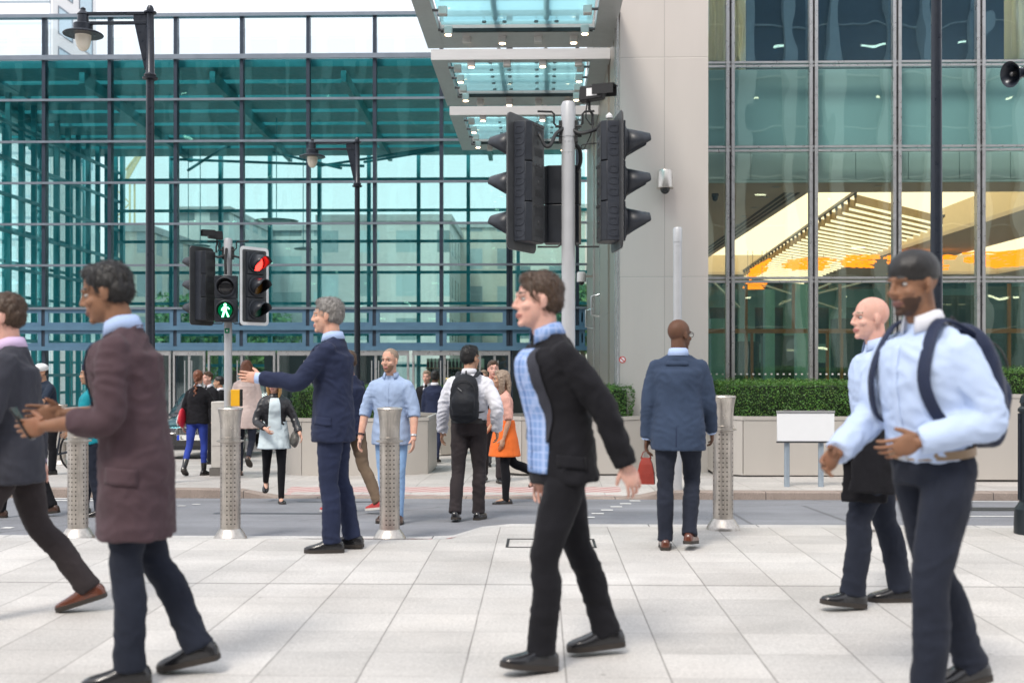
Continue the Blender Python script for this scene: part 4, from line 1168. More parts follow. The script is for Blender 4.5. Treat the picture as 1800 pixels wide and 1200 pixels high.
MB().obox(Matrix.Translation((0, -.009, 0)) @ Matrix.Rotation(R(45), 4, 'Y'), .038, .001, .007).build('slash', pmat('sign_red', (.6, .03, .03), .4), ns_)
# blank white sign on two legs
Yw = 14.75; pw = at(1416, 749, Yw); zw = far_z(pw.x, Yw)
ws_ = thing('blank_sign', 'blank white rectangular sign on two grey legs in front of the hedge planter', 'sign', (pw.x, Yw, zw))
hw, hh = 49.5 / FPX * Yw, 26 / FPX * Yw
MB().box(-hw, hw, -.02, .02, pw.z - zw - hh, pw.z - zw + hh - .02).build('panel', pmat('white_sign_face', (.80, .82, .84), .35, var=.02), ws_, bevel=.004)
MB().box(-hw - .006, hw + .006, -.028, .024, pw.z - zw + hh - .018, pw.z - zw + hh + .01).build('top_channel', M_alu, ws_)
MB().box(-hw - .006, hw + .006, -.028, .024, pw.z - zw - hh - .02, pw.z - zw - hh - .002).build('bottom_channel', M_alu_d, ws_)
for u in (1384.5, 1444.5):
    x = xat(u, Yw) - pw.x; MB().tube([(x, .045, -.05), (x, .045, pw.z - zw + hh - .03)], .036, 16).build('leg', pmat('galvanised_leg', (.36, .43, .50), .4, .5), ws_, smooth=True)
    MB().box(x - .045, x + .045, -.0, .06, pw.z - zw + hh + .0105, pw.z - zw + hh + .02).build('clamp', M_alu_d, ws_)
# white paper cup left by the far bollard
pc = at(1505, 912, 9.75)
cupt = thing('paper_cup', 'crushed white paper tub standing beside the hidden bollard', 'cup', (pc.x, 9.74, near_z(pc.x, 9.74)))
cm = MB()
cm.lathe([(.042, 0.0), (.044, .012), (.047, .06), (.045, .066), (.050, .11), (.047, .114), (.053, .17), (.056, .174), (.05, .172), (.046, .12)], 20)
cm.v = [(x + .006 * noise.noise((x * 20, y * 20, z * 20)), y + .006 * noise.noise((x * 20 + 5, y * 20, z * 20)), z) for x, y, z in cm.v]
cm.build('tub', pmat('white_paper', (.75, .74, .72), .8), cupt, smooth=True)

# ------------------------------------------------------------------ steel planters and clipped hedges
M_plant = clad_mat('brushed_planter_steel', (.60, .565, .52), (), (), .42, .45)
M_plinth = pmat('planter_plinth', (.16, .15, .14), .5, .4)
M_soil = pmat('soil', (.03, .022, .015), .95, bump=.6, bs=30)
M_hedge = leaf_mat('hedge_leaf', (.070, .185, .030), .6)
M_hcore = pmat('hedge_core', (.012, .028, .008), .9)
def planter(poly, ztop, lab, hlab, hh, inset=.16, seed=0, hx=None):
    c = sum((Vector(p) for p in poly), Vector((0, 0))) / len(poly)
    zb = min(far_z(p[0], p[1]) for p in poly) - .02
    t = thing('planter', lab, 'planter', (c.x, c.y, zb), 0, 'brushed steel planters on the plaza')
    P = [(p[0] - c.x, p[1] - c.y) for p in poly]; n = len(P)
    def ring(k): return [Vector((x, y)) - Vector((x, y)).normalized() * k for x, y in P]
    def wall(z0, z1, k, nm, m, bev=0.):
        r = ring(k); q = ring(k + .05)
        v = [(a.x, a.y, z0) for a in r] + [(a.x, a.y, z1) for a in r] + [(a.x, a.y, z1) for a in q] + [(a.x, a.y, z0) for a in q]
        f = []
        for j in range(n):
            i = (j + 1) % n
            f += [(j, i, i+n, j+n), (j+n, i+n, i+2*n, j+2*n), (j+2*n, i+2*n, i+3*n, j+3*n)]
        return MB().add(v, f).build(nm, m, t)
    Hh = ztop - zb
    wall(.0, .095, .05, 'plinth', M_plinth)
    # upright panels, one per facet and more on the long ones, with open seams
    pn = MB(); r = ring(0); q = ring(.03)
    for j in range(n):
        i = (j + 1) % n; a, b = r[j], r[i]; a2, b2 = q[j], q[i]; L = (b - a).length; m = max(1, round(L / 1.15))
        for s in range(m):
            f0, f1 = s / m + .006 / L, (s + 1) / m - .006 / L
            A, B, A2, B2 = a.lerp(b, f0), a.lerp(b, f1), a2.lerp(b2, f0), a2.lerp(b2, f1)
            z0, z1 = .11, Hh - .062
            pn.add([(A.x,A.y,z0),(B.x,B.y,z0),(B2.x,B2.y,z0),(A2.x,A2.y,z0),(A.x,A.y,z1),(B.x,B.y,z1),(B2.x,B2.y,z1),(A2.x,A2.y,z1)],
                   [(0,3,2,1),(4,5,6,7),(0,1,5,4),(1,2,6,5),(2,3,7,6),(3,0,4,7)])
    pn.build('side_panels', M_plant, t)
    wall(.09, Hh - .055, .035, 'dark_seam', M_plinth)
    wall(Hh - .055, Hh, -.012, 'rim', M_plant)
    wall(.092, .112, -.006, 'skirting', M_plant)
    rs = ring(.05)
    MB().add([(a.x, a.y, Hh - .08) for a in rs], [tuple(range(n))]).build('soil', M_soil, t)
    # hedge
    hr = ring(inset)
    if hx: hr = [Vector((max(hx[0] - c.x, min(hx[1] - c.x, a.x)), a.y)) for a in hr]
    h = thing('hedge', hlab, 'hedge', (c.x, c.y, zb + Hh - .08), 0, 'clipped box hedges in the planters')
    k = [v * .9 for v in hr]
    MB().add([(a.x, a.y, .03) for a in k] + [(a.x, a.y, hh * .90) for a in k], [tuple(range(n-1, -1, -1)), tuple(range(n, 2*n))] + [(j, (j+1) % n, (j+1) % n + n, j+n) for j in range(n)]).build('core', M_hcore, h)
    rn = random.Random(seed); lf = MB()
    xs_ = [a.x for a in hr]; ys_ = [a.y for a in hr]
    per = [(hr[j], hr[(j+1) % n]) for j in range(n)]; Ls = [(b - a).length for a, b in per]; tot = sum(Ls)
    def inside(p):
        return all((b.x - a.x) * (p.y - a.y) - (b.y - a.y) * (p.x - a.x) > -1e-4 for a, b in per)
    area = 0
    for j in range(n): area += hr[j].x * hr[(j+1) % n].y - hr[(j+1) % n].x * hr[j].y
    area = abs(area) / 2
    def leaf(p, nrm):
        d = (nrm + Vector((rn.gauss(0, .7), rn.gauss(0, .7), rn.gauss(0, .7) + .25))).normalized()
        a = d.orthogonal().normalized(); a = Matrix.Rotation(rn.uniform(0, 6.3), 3, d) @ a; b = d.cross(a)
        s_ = rn.uniform(.010, .019)
        lf.add([p - a * s_, p + b * s_ * .55, p + a * s_, p - b * s_ * .55], [(0, 1, 2, 3)])
    def lump(p): return .030 * noise.noise(p * 4.0) + .022 * noise.noise(p * 11.0)
    for _ in range(int(tot * hh * 2700)):
        s = rn.uniform(0, tot); j = 0
        while s > Ls[j] and j < n - 1: s -= Ls[j]; j += 1
        a, b = per[j]; f = s / Ls[j]; e = b - a; nm = Vector((e.y, -e.x, 0)).normalized()
        z = hh * (1 - rn.random() ** .9 * 1.0) if rn.random() < .9 else hh * rn.random()
        p = Vector((a.x + e.x * f, a.y + e.y * f, z)); rd = max(0, (z - hh * .86)) * .5
        p += nm * (lump(p + c.to_3d()) - abs(rn.gauss(0, .028)) - rd + rn.random() ** 6 * .03)
        leaf(p, nm)
    up = Vector((0, 0, 1))
    cnt = 0; want = int(area * 2300)
    while cnt < want:
        p = Vector((rn.uniform(min(xs_), max(xs_)), rn.uniform(min(ys_), max(ys_)), hh))
        if not inside(p): continue
        cnt += 1; p.z += lump(p + c.to_3d()) - abs(rn.gauss(0, .02)) + rn.random() ** 5 * .06; leaf(p, up)
    lf.build('foliage', M_hedge, h)
    return t
def oct_(x0, x1, y0, y1, cf):
    return [(x0 + cf, y0), (x1 - cf, y0), (x1, y0 + cf), (x1, y1 - cf), (x1 - cf, y1), (x0 + cf, y1), (x0, y1 - cf), (x0, y0 + cf)]
YPl = 16.5
planter(oct_(xat(1262, YPl), xat(1545, YPl), YPl, YPl + 2.1, .36), zat(731, YPl), 'faceted steel planter behind the blank white sign', 'long clipped hedge behind the blank white sign', .56, seed=1)
planter(oct_(xat(872, 16.9), xat(1136, 16.9), 16.9, 16.9 + 1.25, .38), zat(732, 16.9), 'faceted steel planter in front of the pale pier', 'short clipped hedge right of the tall signal pole', .52, seed=2, hx=(xat(1005, 16.9), xat(1117, 16.9)))
planter(oct_(xat(484, 17.2), xat(748, 17.2), 17.2, 17.2 + 2.3, .40), zat(735, 17.2), 'faceted steel planter behind the person in the pale blue shirt', 'clipped hedge left of the person in the pale blue shirt', .52, seed=3, hx=(xat(480, 17.2), xat(664, 17.2)))
planter(oct_(xat(1600, 15.6), xat(2050, 15.6), 15.6, 15.6 + 2.3, .4), zat(692, 15.6), 'tall steel planter at the right edge', 'clipped hedge at the right edge', .40, seed=4)
planter(oct_(xat(735, 24), xat(800, 24), 24, 25.2, .3), zat(716, 24), 'small far steel planter by the hall doors', 'small far hedge by the hall doors', .5, seed=5)
# grey service cabinet beside the far signal pole
kc = at(386, 790, 16.95)
kb = thing('service_cabinet', 'slim pale grey service cabinet beside the far signal pole', 'cabinet', (kc.x, 16.95, far_z(kc.x, 16.95)))
hz = zat(706, 16.95) - kb.location.z
MB().box(-.13, .13, 0, .35, .12, hz).build('body', pmat('pale_cabinet', (.52, .50, .47), .5, .2), kb, bevel=.01)
MB().box(-.15, .15, -.02, .37, -.03, .119).build('plinth', M_plinth, kb)
MB().box(-.115, .115, -.006, -.0005, .45, hz - .06).build('door', pmat('pale_cabinet', (.52, .50, .47), .5), kb, bevel=.003)
# ------------------------------------------------------------------ people
def fabric(name, col, rough=.85, var=.18, weave=.25, sheen=.04, check=None, spec=.18):
    if name in _pm: return _pm[name]
    g = G(name); c = g.coords()
    f = g.rng(g.noise(c, 5., 5), .3, .7, 1 - var, 1 + var)
    colr = g.mix(1., tuple(col), f, 'MULTIPLY')
    if check:
        sp = g.nt.nodes.new('ShaderNodeSeparateXYZ'); g.nt.links.new(c, sp.inputs[0])
        for k, s in ((0, check[0]), (2, check[0]), (1, check[0])):
            ln = g.math('LESS_THAN', g.math('FRACT', g.math('DIVIDE', sp.outputs[k], s)), .28)
            colr = g.mix(g.math('MULTIPLY', ln, .5), colr, tuple(check[1]))
    nrm = g.bump(g.noise(c, 420., 2), weave, .002)
    _pm[name] = g.end(g.principled(colr, rough, 0., nrm, **{'Sheen Weight': sheen, 'Specular IOR Level': spec})); return _pm[name]
def skinmat(name, col):
    if name in _pm: return _pm[name]
    g = G(name); c = g.coords()
    f = g.rng(g.noise(c, 14., 5), .3, .7, .86, 1.12)
    colr = g.mix(1., tuple(col), f, 'MULTIPLY')
    red = g.mix(g.rng(g.noise(c, 9., 3), .45, .7, 0., .35), colr, g.mix(1., colr, (1.15, .78, .70), 'MULTIPLY'))
    nrm = g.bump(g.noise(c, 160., 4), .12, .002)
    _pm[name] = g.end(g.principled(red, .58, 0., nrm, **{'Subsurface Weight': .12, 'Subsurface Radius': (.012, .005, .003), 'Specular IOR Level': .28})); return _pm[name]
def hairmat(name, col):
    if name in _pm: return _pm[name]
    g = G(name); c = g.coords()
    st = g.noise(g.n('Mapping', {'Vector': c, 'Scale': (60, 60, 9)}), 3., 4)
    colr = g.mix(1., tuple(col), g.rng(st, .3, .7, .55, 1.5), 'MULTIPLY')
    _pm[name] = g.end(g.principled(colr, .45, 0., g.bump(st, .5, .004))); return _pm[name]
SK = {'fair': skinmat('fair_skin', (.60, .36, .27)), 'pink': skinmat('pink_skin', (.64, .38, .31)), 'tan': skinmat('tan_skin', (.46, .27, .18)),
      'brown': skinmat('brown_skin', (.24, .125, .075)), 'dark': skinmat('dark_skin', (.115, .058, .036))}
LIP = pmat('lips', (.38, .15, .13), .4); LIPD = pmat('dark_lips', (.14, .06, .05), .4)
HR = {'black': hairmat('black_hair', (.010, .009, .009)), 'brown': hairmat('brown_hair', (.06, .033, .018)), 'auburn': hairmat('auburn_hair', (.15, .05, .022)),
      'blond': hairmat('blond_hair', (.46, .27, .10)), 'grey': hairmat('grey_hair', (.20, .19, .18)), 'ash': hairmat('ash_hair', (.26, .19, .14)), 'navy': fabric('navy_bandana', (.012, .018, .05))}
M_eye = pmat('eye_white', (.42, .40, .38), .2, var=.02); M_iris = pmat('iris', (.03, .02, .015), .1)
M_sole = pmat('shoe_sole', (.03, .024, .02), .7); M_solew = pmat('white_sole', (.6, .58, .54), .7)

STUB = {'dark': skinmat('dark_stubble', (.060, .034, .024)), 'fair': skinmat('fair_stubble', (.26, .155, .10))}
def remeshed(mb, vox, smooth=2, fac=.5):
    me = mb.mesh('tmp'); o = bpy.data.objects.new('tmp', me); COL.objects.link(o)
    m = o.modifiers.new('r', 'REMESH'); m.mode = 'VOXEL'; m.voxel_size = vox
    if smooth:
        s = o.modifiers.new('s', 'SMOOTH'); s.factor = fac; s.iterations = smooth
    dg = bpy.context.evaluated_depsgraph_get()
    out = bpy.data.meshes.new_from_object(o.evaluated_get(dg))
    bpy.data.objects.remove(o); bpy.data.meshes.remove(me)
    out.materials.clear()
    return out
def crease(me, amp, sc=(9, 9, 17), seed=0., fine=.35):
    off = Vector((seed * 3.1, seed * 1.7, seed * .9)); NV = noise.noise
    nrm = [Vector(v.normal) for v in me.vertices]
    for v, n in zip(me.vertices, nrm):
        p = v.co + off
        w = Vector((NV(p * 4), NV(p * 4 + Vector((9, 0, 0))), NV(p * 4 + Vector((0, 9, 0))))) * .09
        q = p + w
        d = 1 - abs(NV(Vector((q.x * sc[0], q.y * sc[1], q.z * sc[2])))) * 2.4
        d2 = NV(q * 38)
        v.co += n * (amp * (d * .75 - .35) + amp * fine * d2)
    me.update()
def resample(pts, rad, n):
    """catmull-rom through the control rings so that limbs bend and taper smoothly"""
    P = [Vector(p) for p in pts]; Q = [Vector((r, r) if not isinstance(r, (tuple, list)) else r) for r in rad]
    out, ro = [], []
    for i in range(len(P) - 1):
        for k in range(n):
            t = k / n
            f = lambda A: .5 * ((2*A[i]) + (A[min(i+1, len(A)-1)] - A[max(0, i-1)])*t + (2*A[max(0, i-1)] - 5*A[i] + 4*A[i+1] - A[min(i+2, len(A)-1)])*t*t + (3*A[i] - A[max(0, i-1)] - 3*A[i+1] + A[min(i+2, len(A)-1)])*t**3)
            out.append(f(P)); r = f(Q); ro.append((max(.004, r.x), max(.004, r.y)))
    out.append(P[-1]); ro.append(tuple(Q[-1]))
    return out, ro

TH, SHN, ANK, TOR = .425, .415, .085, .51
class Person:
    def __init__(s, label, u, Y, rz, H=1.77, L=(2, 3, 0), Rr=(-4, 6, 0), lean=2, twist=0, hyaw=0, hpitch=0, armL=(0, 6, 12, 0), armR=(0, 6, 12, 0), skin='fair', hair='short', hc='brown',
                 beard=False, female=False, fat=0., vox=.0062, cv=.0115, z=None, curlL=50, curlR=50, group=None, X=None):
        s.skin = skin; s.fem = female; s.fat = fat; s.vox = vox; s.cv = cv; s.seed = u * .37
        x = xat(u, Y) if X is None else X
        k = H / 1.775
        s.t = thing('person', label, 'person', (x, Y, gz(x, Y) if z is None else z), R(rz), group, k)
        s.k = k
        s.sh = .158 if female else .180
        hipw = .088
        def leg(sd, a, b, f):
            a, b, f = R(a), R(b), R(f)
            d1 = Vector((sd * .02, math.sin(a), -math.cos(a))).normalized(); d2 = Vector((sd * -.01, math.sin(a - b), -math.cos(a - b))).normalized()
            hip = Vector((sd * hipw, 0, -.03)); kn = hip + d1 * TH; an = kn + d2 * SHN
            F = Matrix.Rotation(f, 3, 'X')
            low = min((an + F @ Vector((0, -.075, -ANK))).z, (an + F @ Vector((0, .17, -ANK))).z)
            return hip, kn, an, F, low
        s.leg = {-1: leg(-1, *L), 1: leg(1, *Rr)}
        pz = -min(s.leg[-1][4], s.leg[1][4]) + .012
        up = Vector((0, 0, pz))
        s.leg = {q: (v[0] + up, v[1] + up, v[2] + up, v[3]) for q, v in s.leg.items()}
        s.pel = up
        s.RL = Matrix.Rotation(R(-lean), 3, 'X'); s.TW = Matrix.Rotation(R(twist), 3, 'Z')
        s.N = s.pel + s.RL @ Vector((0, 0, TOR))
        s.arm = {}
        for sd, (sw, ab, el, inw) in ((-1, armL), (1, armR)):
            S = s.N + s.RL @ (s.TW @ Vector((sd * s.sh, 0, -.072)))
            B = s.TW @ Matrix.Rotation(R(-ab * sd), 3, 'Y')
            up_ = B @ Vector((0, math.sin(R(sw)), -math.cos(R(sw))))
            I = Matrix.Rotation(R(inw * sd), 3, 'Z')
            fo = s.TW @ (I @ (Matrix.Rotation(R(-ab * sd * .4), 3, 'Y') @ Vector((0, math.sin(R(sw + el)), -math.cos(R(sw + el))))))
            E = S + up_ * .295; W = E + fo * .255
            s.arm[sd] = (S, E, W, fo)
        s.HM = (s.TW @ Matrix.Rotation(R(hyaw), 3, 'Z')) @ Matrix.Rotation(R(hpitch), 3, 'X')
        s.HC = s.N + s.RL @ Vector((0, .02, .045)) + s.HM @ Vector((0, .015, .12))
        s.body(skin, hair, hc, beard, curlL, curlR)
    # ---- body: one continuous surface
    def torso_rings(s, ease=0., z0=-.16, flare=0., waist=0., nk=.0):
        f, fat = s.fem, s.fat
        base = [(-.50, .175, .13), (-.30, .172, .125), (-.16, .168, .118), (-.04, .168, .116), (.12, .138 if f else .148, .098 if f else .106), (.22, .136 if f else .152, .10 if f else .108),
                (.33, .150 if f else .166, .118 if f else .118), (.41, .150 if f else .172, .108 if f else .112), (.465, .118 if f else .136, .080), (.50, .078, .066), (.535, .058 + nk, .058 + nk)]
        pts, rad = [], []
        for z, rx, ry in base:
            if z < z0 - 1e-6: continue
            g = 1. if z < .38 else max(0., (.5 - z) / .12)
            e = ease * (1 if z < .45 else .45) + fat * (1 if -.2 < z < .35 else .3) * g
            fl = flare * max(0., (.05 - z)) + waist * max(0, 1 - abs(z - .14) / .18)
            R_ = s.RL if z > 0 else Matrix.Identity(3)
            yo = .0 + fat * .5 * (1 if -.05 < z < .3 else 0) + (.012 if .25 < z < .4 and f else 0) - .012 * (1 if z > .44 else 0)
            tw = s.TW if z > .3 else Matrix.Identity(3)
            pts.append(s.pel + R_ @ Vector((0, yo, z))); rad.append((rx + e + fl, ry + e + fl))
        return pts, rad
    def body(s, skin, hair, hc, beard, curlL, curlR):
        mb = MB()
        p, r = s.torso_rings(-.016, -.05); p, r = resample(p, r, 2); mb.tube(p, r, 24)
        mb.tube([s.N + s.RL @ Vector((0, -.01, -.02)), s.N + s.RL @ Vector((0, .0, .03)), s.HC + s.HM @ Vector((0, -.02, -.03))], [(.064, .062), (.056, .058), (.056, .06)] if not s.fem else [(.055, .053), (.047, .05), (.047, .052)], 18)
        ws = .84 if s.fem else 1.
        fing = MB()
        for sd in (-1, 1):
            S, E, W, fo = s.arm[sd]
            pts, rad = resample([S, S.lerp(E, .5), E, E.lerp(W, .35), W, W + fo * .03], [.034*ws, .044*ws, .040*ws, .041*ws, (.030*ws, .024*ws), (.031*ws, .020*ws)], 4)
            mb.tube(pts, rad, 16)
            # hand: palm faces the body
            hd = fo.normalized(); n = Vector((-sd, 0, 0)); n = (n - hd * n.dot(hd)).normalized(); w = hd.cross(n) * (1 if hd.cross(n).dot(Vector((0, 1, 0))) >= 0 or True else 1)
            # thumb side points forward (or up when the forearm is raised)
            ref = Vector((0, 1, 0)) if abs(hd.y) < .7 else Vector((0, 0, 1))
            if w.dot(ref) < 0: w = -w
            Mx = Matrix((w, n, hd)).transposed()
            mb.ell(W + hd * .062, (.042*ws, .016, .056), Mx)
            mb.ell(W + hd * .045 + w * .022 + n * .008, (.022*ws, .016, .034), Mx)
            cu = R(curlL if sd < 0 else curlR)
            for i, L_ in enumerate((.071, .079, .074, .058)):
                b = W + hd * (.104 - .006 * abs(i - 1.2)) + w * (.030 - .0195 * i) * ws
                d = (hd + w * (.055 - .042 * i)).normalized(); pts = [b - d * .02, b]
                for q, fr in enumerate((.45, .31, .24)):
                    ang = cu * (.55 + .35 * q) * (1 + .10 * i)
                    d = (d * math.cos(ang * .62) + n * math.sin(ang * .62)).normalized(); pts.append(pts[-1] + d * L_ * fr)
                fing.tube(pts, [.0086*ws, .0080*ws, .0074*ws, .0066*ws, .0046*ws], 8)
            b = W + hd * .03 + w * .030 * ws + n * .004; d = (hd * .72 + w * .58 + n * .38).normalized()
            p1 = b + d * .036; d2 = (d + hd * .35 + n * .15).normalized(); p2 = p1 + d2 * .03
            fing.tube([b - d * .012, b, p1, p2], [.013*ws, .0125*ws, .0105*ws, .0065*ws], 8)
            hip, kn, an, F = s.leg[sd]
            pts, rad = resample([hip + Vector((0, 0, .05)), hip.lerp(kn, .4), kn, kn.lerp(an, .3), an, an + Vector((0, 0, -.03))], [(.070, .072), (.060, .064), (.043, .046), (.038, .043), (.026, .030), (.028, .042)], 4)
            mb.tube(pts, rad, 16)
            mb.tube([an + F @ Vector((0, -.05, -.05)), an + F @ Vector((0, .06, -.055)), an + F @ Vector((0, .14, -.068))], [.03, .032, .018], 12)
        hm = s.HM; hc_ = s.HC
        def E_(c, r, M=None): mb.ell(hc_ + hm @ Vector(c), r, hm if M is None else hm @ M, 24, 14)
        def T_(pts, r): mb.tube([hc_ + hm @ Vector(q) for q in pts], r, 12)
        k = .94 if s.fem else 1.
        E_((0, -.015, .035), (.075, .097, .088)); E_((0, .022, -.035), (.060*k, .066, .080)); E_((0, .03, -.075), (.046*k, .050, .043)); E_((0, .072, -.100), (.019*k, .017, .016))
        T_([(-.048, .070, .024), (-.022, .084, .029), (0, .086, .026), (.022, .084, .029), (.048, .070, .024)], [.008, .0105, .009, .0105, .008])
        T_([(0, .082, .022), (0, .094, .0), (0, .104, -.024)], [.0085, .0090, .011]); E_((0, .104, -.026), (.0115, .012, .0095))
        for q in (-1, 1):
            E_((q * .0115, .094, -.030), (.009, .011, .008)); E_((q * .042, .058, -.026), (.020, .022, .018))
            E_((q * .0775, -.012, -.006), (.0075, .019, .031), Matrix.Rotation(R(q * -18), 3, 'Z')); E_((q * .073, -.002, -.03), (.007, .008, .012))
        E_((0, .086, -.0605), (.025, .0115, .0065)); E_((0, .0845, -.0715), (.021, .0125, .0075))
        me = remeshed(mb, s.vox, 3, .5)
        # append fingers and eyes to the same mesh
        bm = bmesh.new(); bm.from_mesh(me)
        n0 = len(bm.faces)
        slots = [SK[skin], LIPD if skin in ('dark', 'brown') else LIP, HR[hc if hc in HR and hc != 'navy' else 'black'], M_eye, M_iris, STUB['dark' if skin in ('dark', 'brown') else 'fair']]
        inv = hm.transposed(); bm.faces.ensure_lookup_table()
        for f in bm.faces:
            c = f.calc_center_median() - hc_
            if c.length > .16: continue
            c = inv @ c
            if c.y > .055:
                if (c.x / .027) ** 2 + ((c.z + .066) / .0125) ** 2 < 1 and c.y > .07: f.material_index = 1
                elif abs(c.z - .034 - .006 * (1 - abs(c.x) / .03)) < .0052 and .012 < abs(c.x) < .047: f.material_index = 2
            if beard and f.material_index == 0 and c.z < -.046 and c.y > .012 - (c.z + .038) * .2 and c.z > -.118 and abs(c.x) > (.0 if c.z < -.078 or c.z > -.055 else .026):
                if c.z > -.05 and abs(c.x) < .04 and c.z > -.047: continue
                f.material_index = 5
        def app(m2, mi):
            tm = m2.mesh('t'); b0 = len(bm.faces); bm.from_mesh(tm); bpy.data.meshes.remove(tm); bm.faces.ensure_lookup_table()
            for f in bm.faces[b0:]: f.material_index = mi
        app(fing, 0)
        ey = MB(); ir = MB()
        for q in (-1, 1):
            ey.ell(hc_ + hm @ Vector((q * .031, .0680, .006)), (.0125, .0118, .0075), hm, 12, 8); ir.ell(hc_ + hm @ Vector((q * .031, .0772, .006)), (.0060, .0036, .0060), hm, 10, 6)
        app(ey, 3); app(ir, 4)
        bm.to_mesh(me); bm.free()
        s.bodyo = link_mesh(me, 'body', slots, s.t, True, ang=75)
        if hair: s.hair(hair, HR[hc])
    def hair(s, kind, m):
        mb = MB(); hm, hc = s.HM, s.HC
        def E_(c, r): mb.ell(hc + hm @ Vector(c), r, hm, 24, 14)
        if kind == 'fringe':
            E_((0, -.030, .015), (.080, .090, .052))
        elif kind == 'buzz': E_((0, -.021, .041), (.0775, .098, .0865))
        elif kind == 'cap':
            E_((0, -.016, .055), (.084, .108, .082)); E_((0, -.018, .028), (.083, .107, .020))
        else:
            E_((0, -.024, .050), (.082, .101, .086)); E_((0, -.045, .01), (.078, .078, .075)); E_((0, .03, .098), (.055, .05, .032))
        if kind == 'long':
            for q in (-1, 1): mb.tube([hc + hm @ Vector((q * .072, .0, .05)), hc + hm @ Vector((q * .085, -.01, -.05)), hc + hm @ Vector((q * .075, -.01, -.15)), hc + hm @ Vector((q * .06, .01, -.22))], [(.02, .04), (.022, .045), (.022, .04), (.01, .02)], 12, ref=hm @ Vector((1, 0, 0)))
            mb.tube([hc + hm @ Vector((0, -.08, .05)), hc + hm @ Vector((0, -.105, -.05)), hc + hm @ Vector((0, -.105, -.16)), hc + hm @ Vector((0, -.10, -.26))], [(.075, .045), (.08, .04), (.075, .032), (.05, .014)], 16, ref=hm @ Vector((1, 0, 0)))
        if kind == 'tied': E_((0, -.115, .03), (.035, .035, .035))
        me = remeshed(mb, .007 if s.vox < .008 else .010, 2)
        crease(me, .007 if kind not in ('cap', 'buzz', 'fringe') else .0015, (45, 45, 14), s.seed, .5)
        nm = 'cap' if kind == 'cap' else 'hair'
        if s.vox < .008 and kind in ('short', 'fringe', 'long'):      # loose strands break up the outline
            rn = random.Random(int(s.seed * 10) + 5); st = MB(); ps = me.polygons; inv = hm.transposed()
            for _ in range(3600):
                f_ = ps[rn.randrange(len(ps))]; p = Vector(f_.center); n_ = Vector(f_.normal); lp = inv @ (p - hc)
                fl = hm @ Vector((lp.x * 4, -.35 + (.5 if lp.z > .1 else 0) * (1 if lp.y > 0 else -1), -1.0 if lp.z < .11 else -.15))
                fl = fl + Vector((rn.gauss(0, .35), rn.gauss(0, .35), rn.gauss(0, .25)))
                fl = (fl - n_ * fl.dot(n_)); 
                if fl.length < .05: continue
                fl.normalize(); sd = fl.cross(n_).normalized() * .0009; ln = rn.uniform(.012, .030); lift = rn.uniform(.10, .5)
                a0, a1, a2 = p - n_ * .002, p + fl * ln * .5 + n_ * ln * lift * .5, p + fl * ln + n_ * ln * lift * .45
                st.add([a0 - sd, a0 + sd, a1 + sd, a1 - sd, a2], [(0, 1, 2, 3), (3, 2, 4)])
            tm = st.mesh('t'); bm = bmesh.new(); bm.from_mesh(me); bm.from_mesh(tm); bm.to_mesh(me); bm.free(); bpy.data.meshes.remove(tm)
        link_mesh(me, nm, m, s.t, True, ang=80)
        if kind == 'braid':
            b = MB()
            for i in range(8):
                p = s.HC + hm @ Vector((.012 * (-1) ** i, -.118 - .006 * i, -.01 - .042 * i)); b.ell(p, (.026 - .0012 * i, .022, .028), hm, 12, 8)
            b.ell(s.HC + hm @ Vector((0, -.16, -.365)), (.018, .016, .05), hm, 12, 8)
            link_mesh(remeshed(b, .006, 1), 'braid', m, s.t, True, ang=80)
    # ---- garments
    def upper(s, name, m, ease=.02, hem=-.06, sleeve=1., sl_r=.012, flare=0., waist=0., amp=.008, pad=.0, ystretch=0., tuck=False):
        mb = MB(); p, r = s.torso_rings(ease, hem, flare, waist)
        if p[0].z > (s.pel.z + hem) + 1e-3 or True:
            p[0] = Vector((p[0].x, p[0].y, s.pel.z + hem)) if hem <= 0 else p[0]
        if tuck: r = [(a - ease * sm((.16 - (q.z - s.pel.z)) / .12) * .95, b - ease * sm((.16 - (q.z - s.pel.z)) / .12) * .95) for q, (a, b) in zip(p, r)]
        if ystretch: r = [(a, b + ystretch * max(0, min(1, (s.pel.z - q.z) / .35))) for q, (a, b) in zip(p, r)]
        p, r = resample(p, r, 4); mb.tube(p, r, 36)
        ws = .86 if s.fem else 1.
        for sd in (-1, 1):
            S, E, W, fo = s.arm[sd]
            S2 = S + s.RL @ Vector((sd * -.018, 0, -.005))
            mb.ell(S2, (.050*ws + pad + sl_r * .5, .056*ws + sl_r * .5, .046*ws + pad * .6 + sl_r * .4))
            mb.tube([s.N + s.RL @ (s.TW @ Vector((sd * .03, -.012, -.008))), S2.lerp(s.N, .45) + s.RL @ Vector((0, -.008, -.012)), S2 + Vector((0, 0, -.008))], [(.05, .045), (.05, .052 + ease * .3), (.05 + sl_r * .4, .048 + sl_r * .4)], 18, ref=(0, 1, 0))
            if sleeve <= 0: continue
            cp = [S2, S.lerp(E, .5), E, E.lerp(W, .5), W + fo * .012]; rr = [.053*ws, .054*ws, .050*ws, .046*ws, .038*ws]
            rr = [q + sl_r for q in rr]
            pts, rad = resample(cp, rr, 6)
            n = max(4, int(len(pts) * sleeve)); mb.tube(pts[:n], rad[:n], 20)
        me = remeshed(mb, s.cv, 4, .5); crease(me, amp, seed=s.seed)
        o = link_mesh(me, name, m, s.t, True, ang=80)
        s.top = o; s.tbvh = BVHTree.FromPolygons([tuple(v.co) for v in me.vertices], [tuple(q.vertices) for q in me.polygons])
        return o
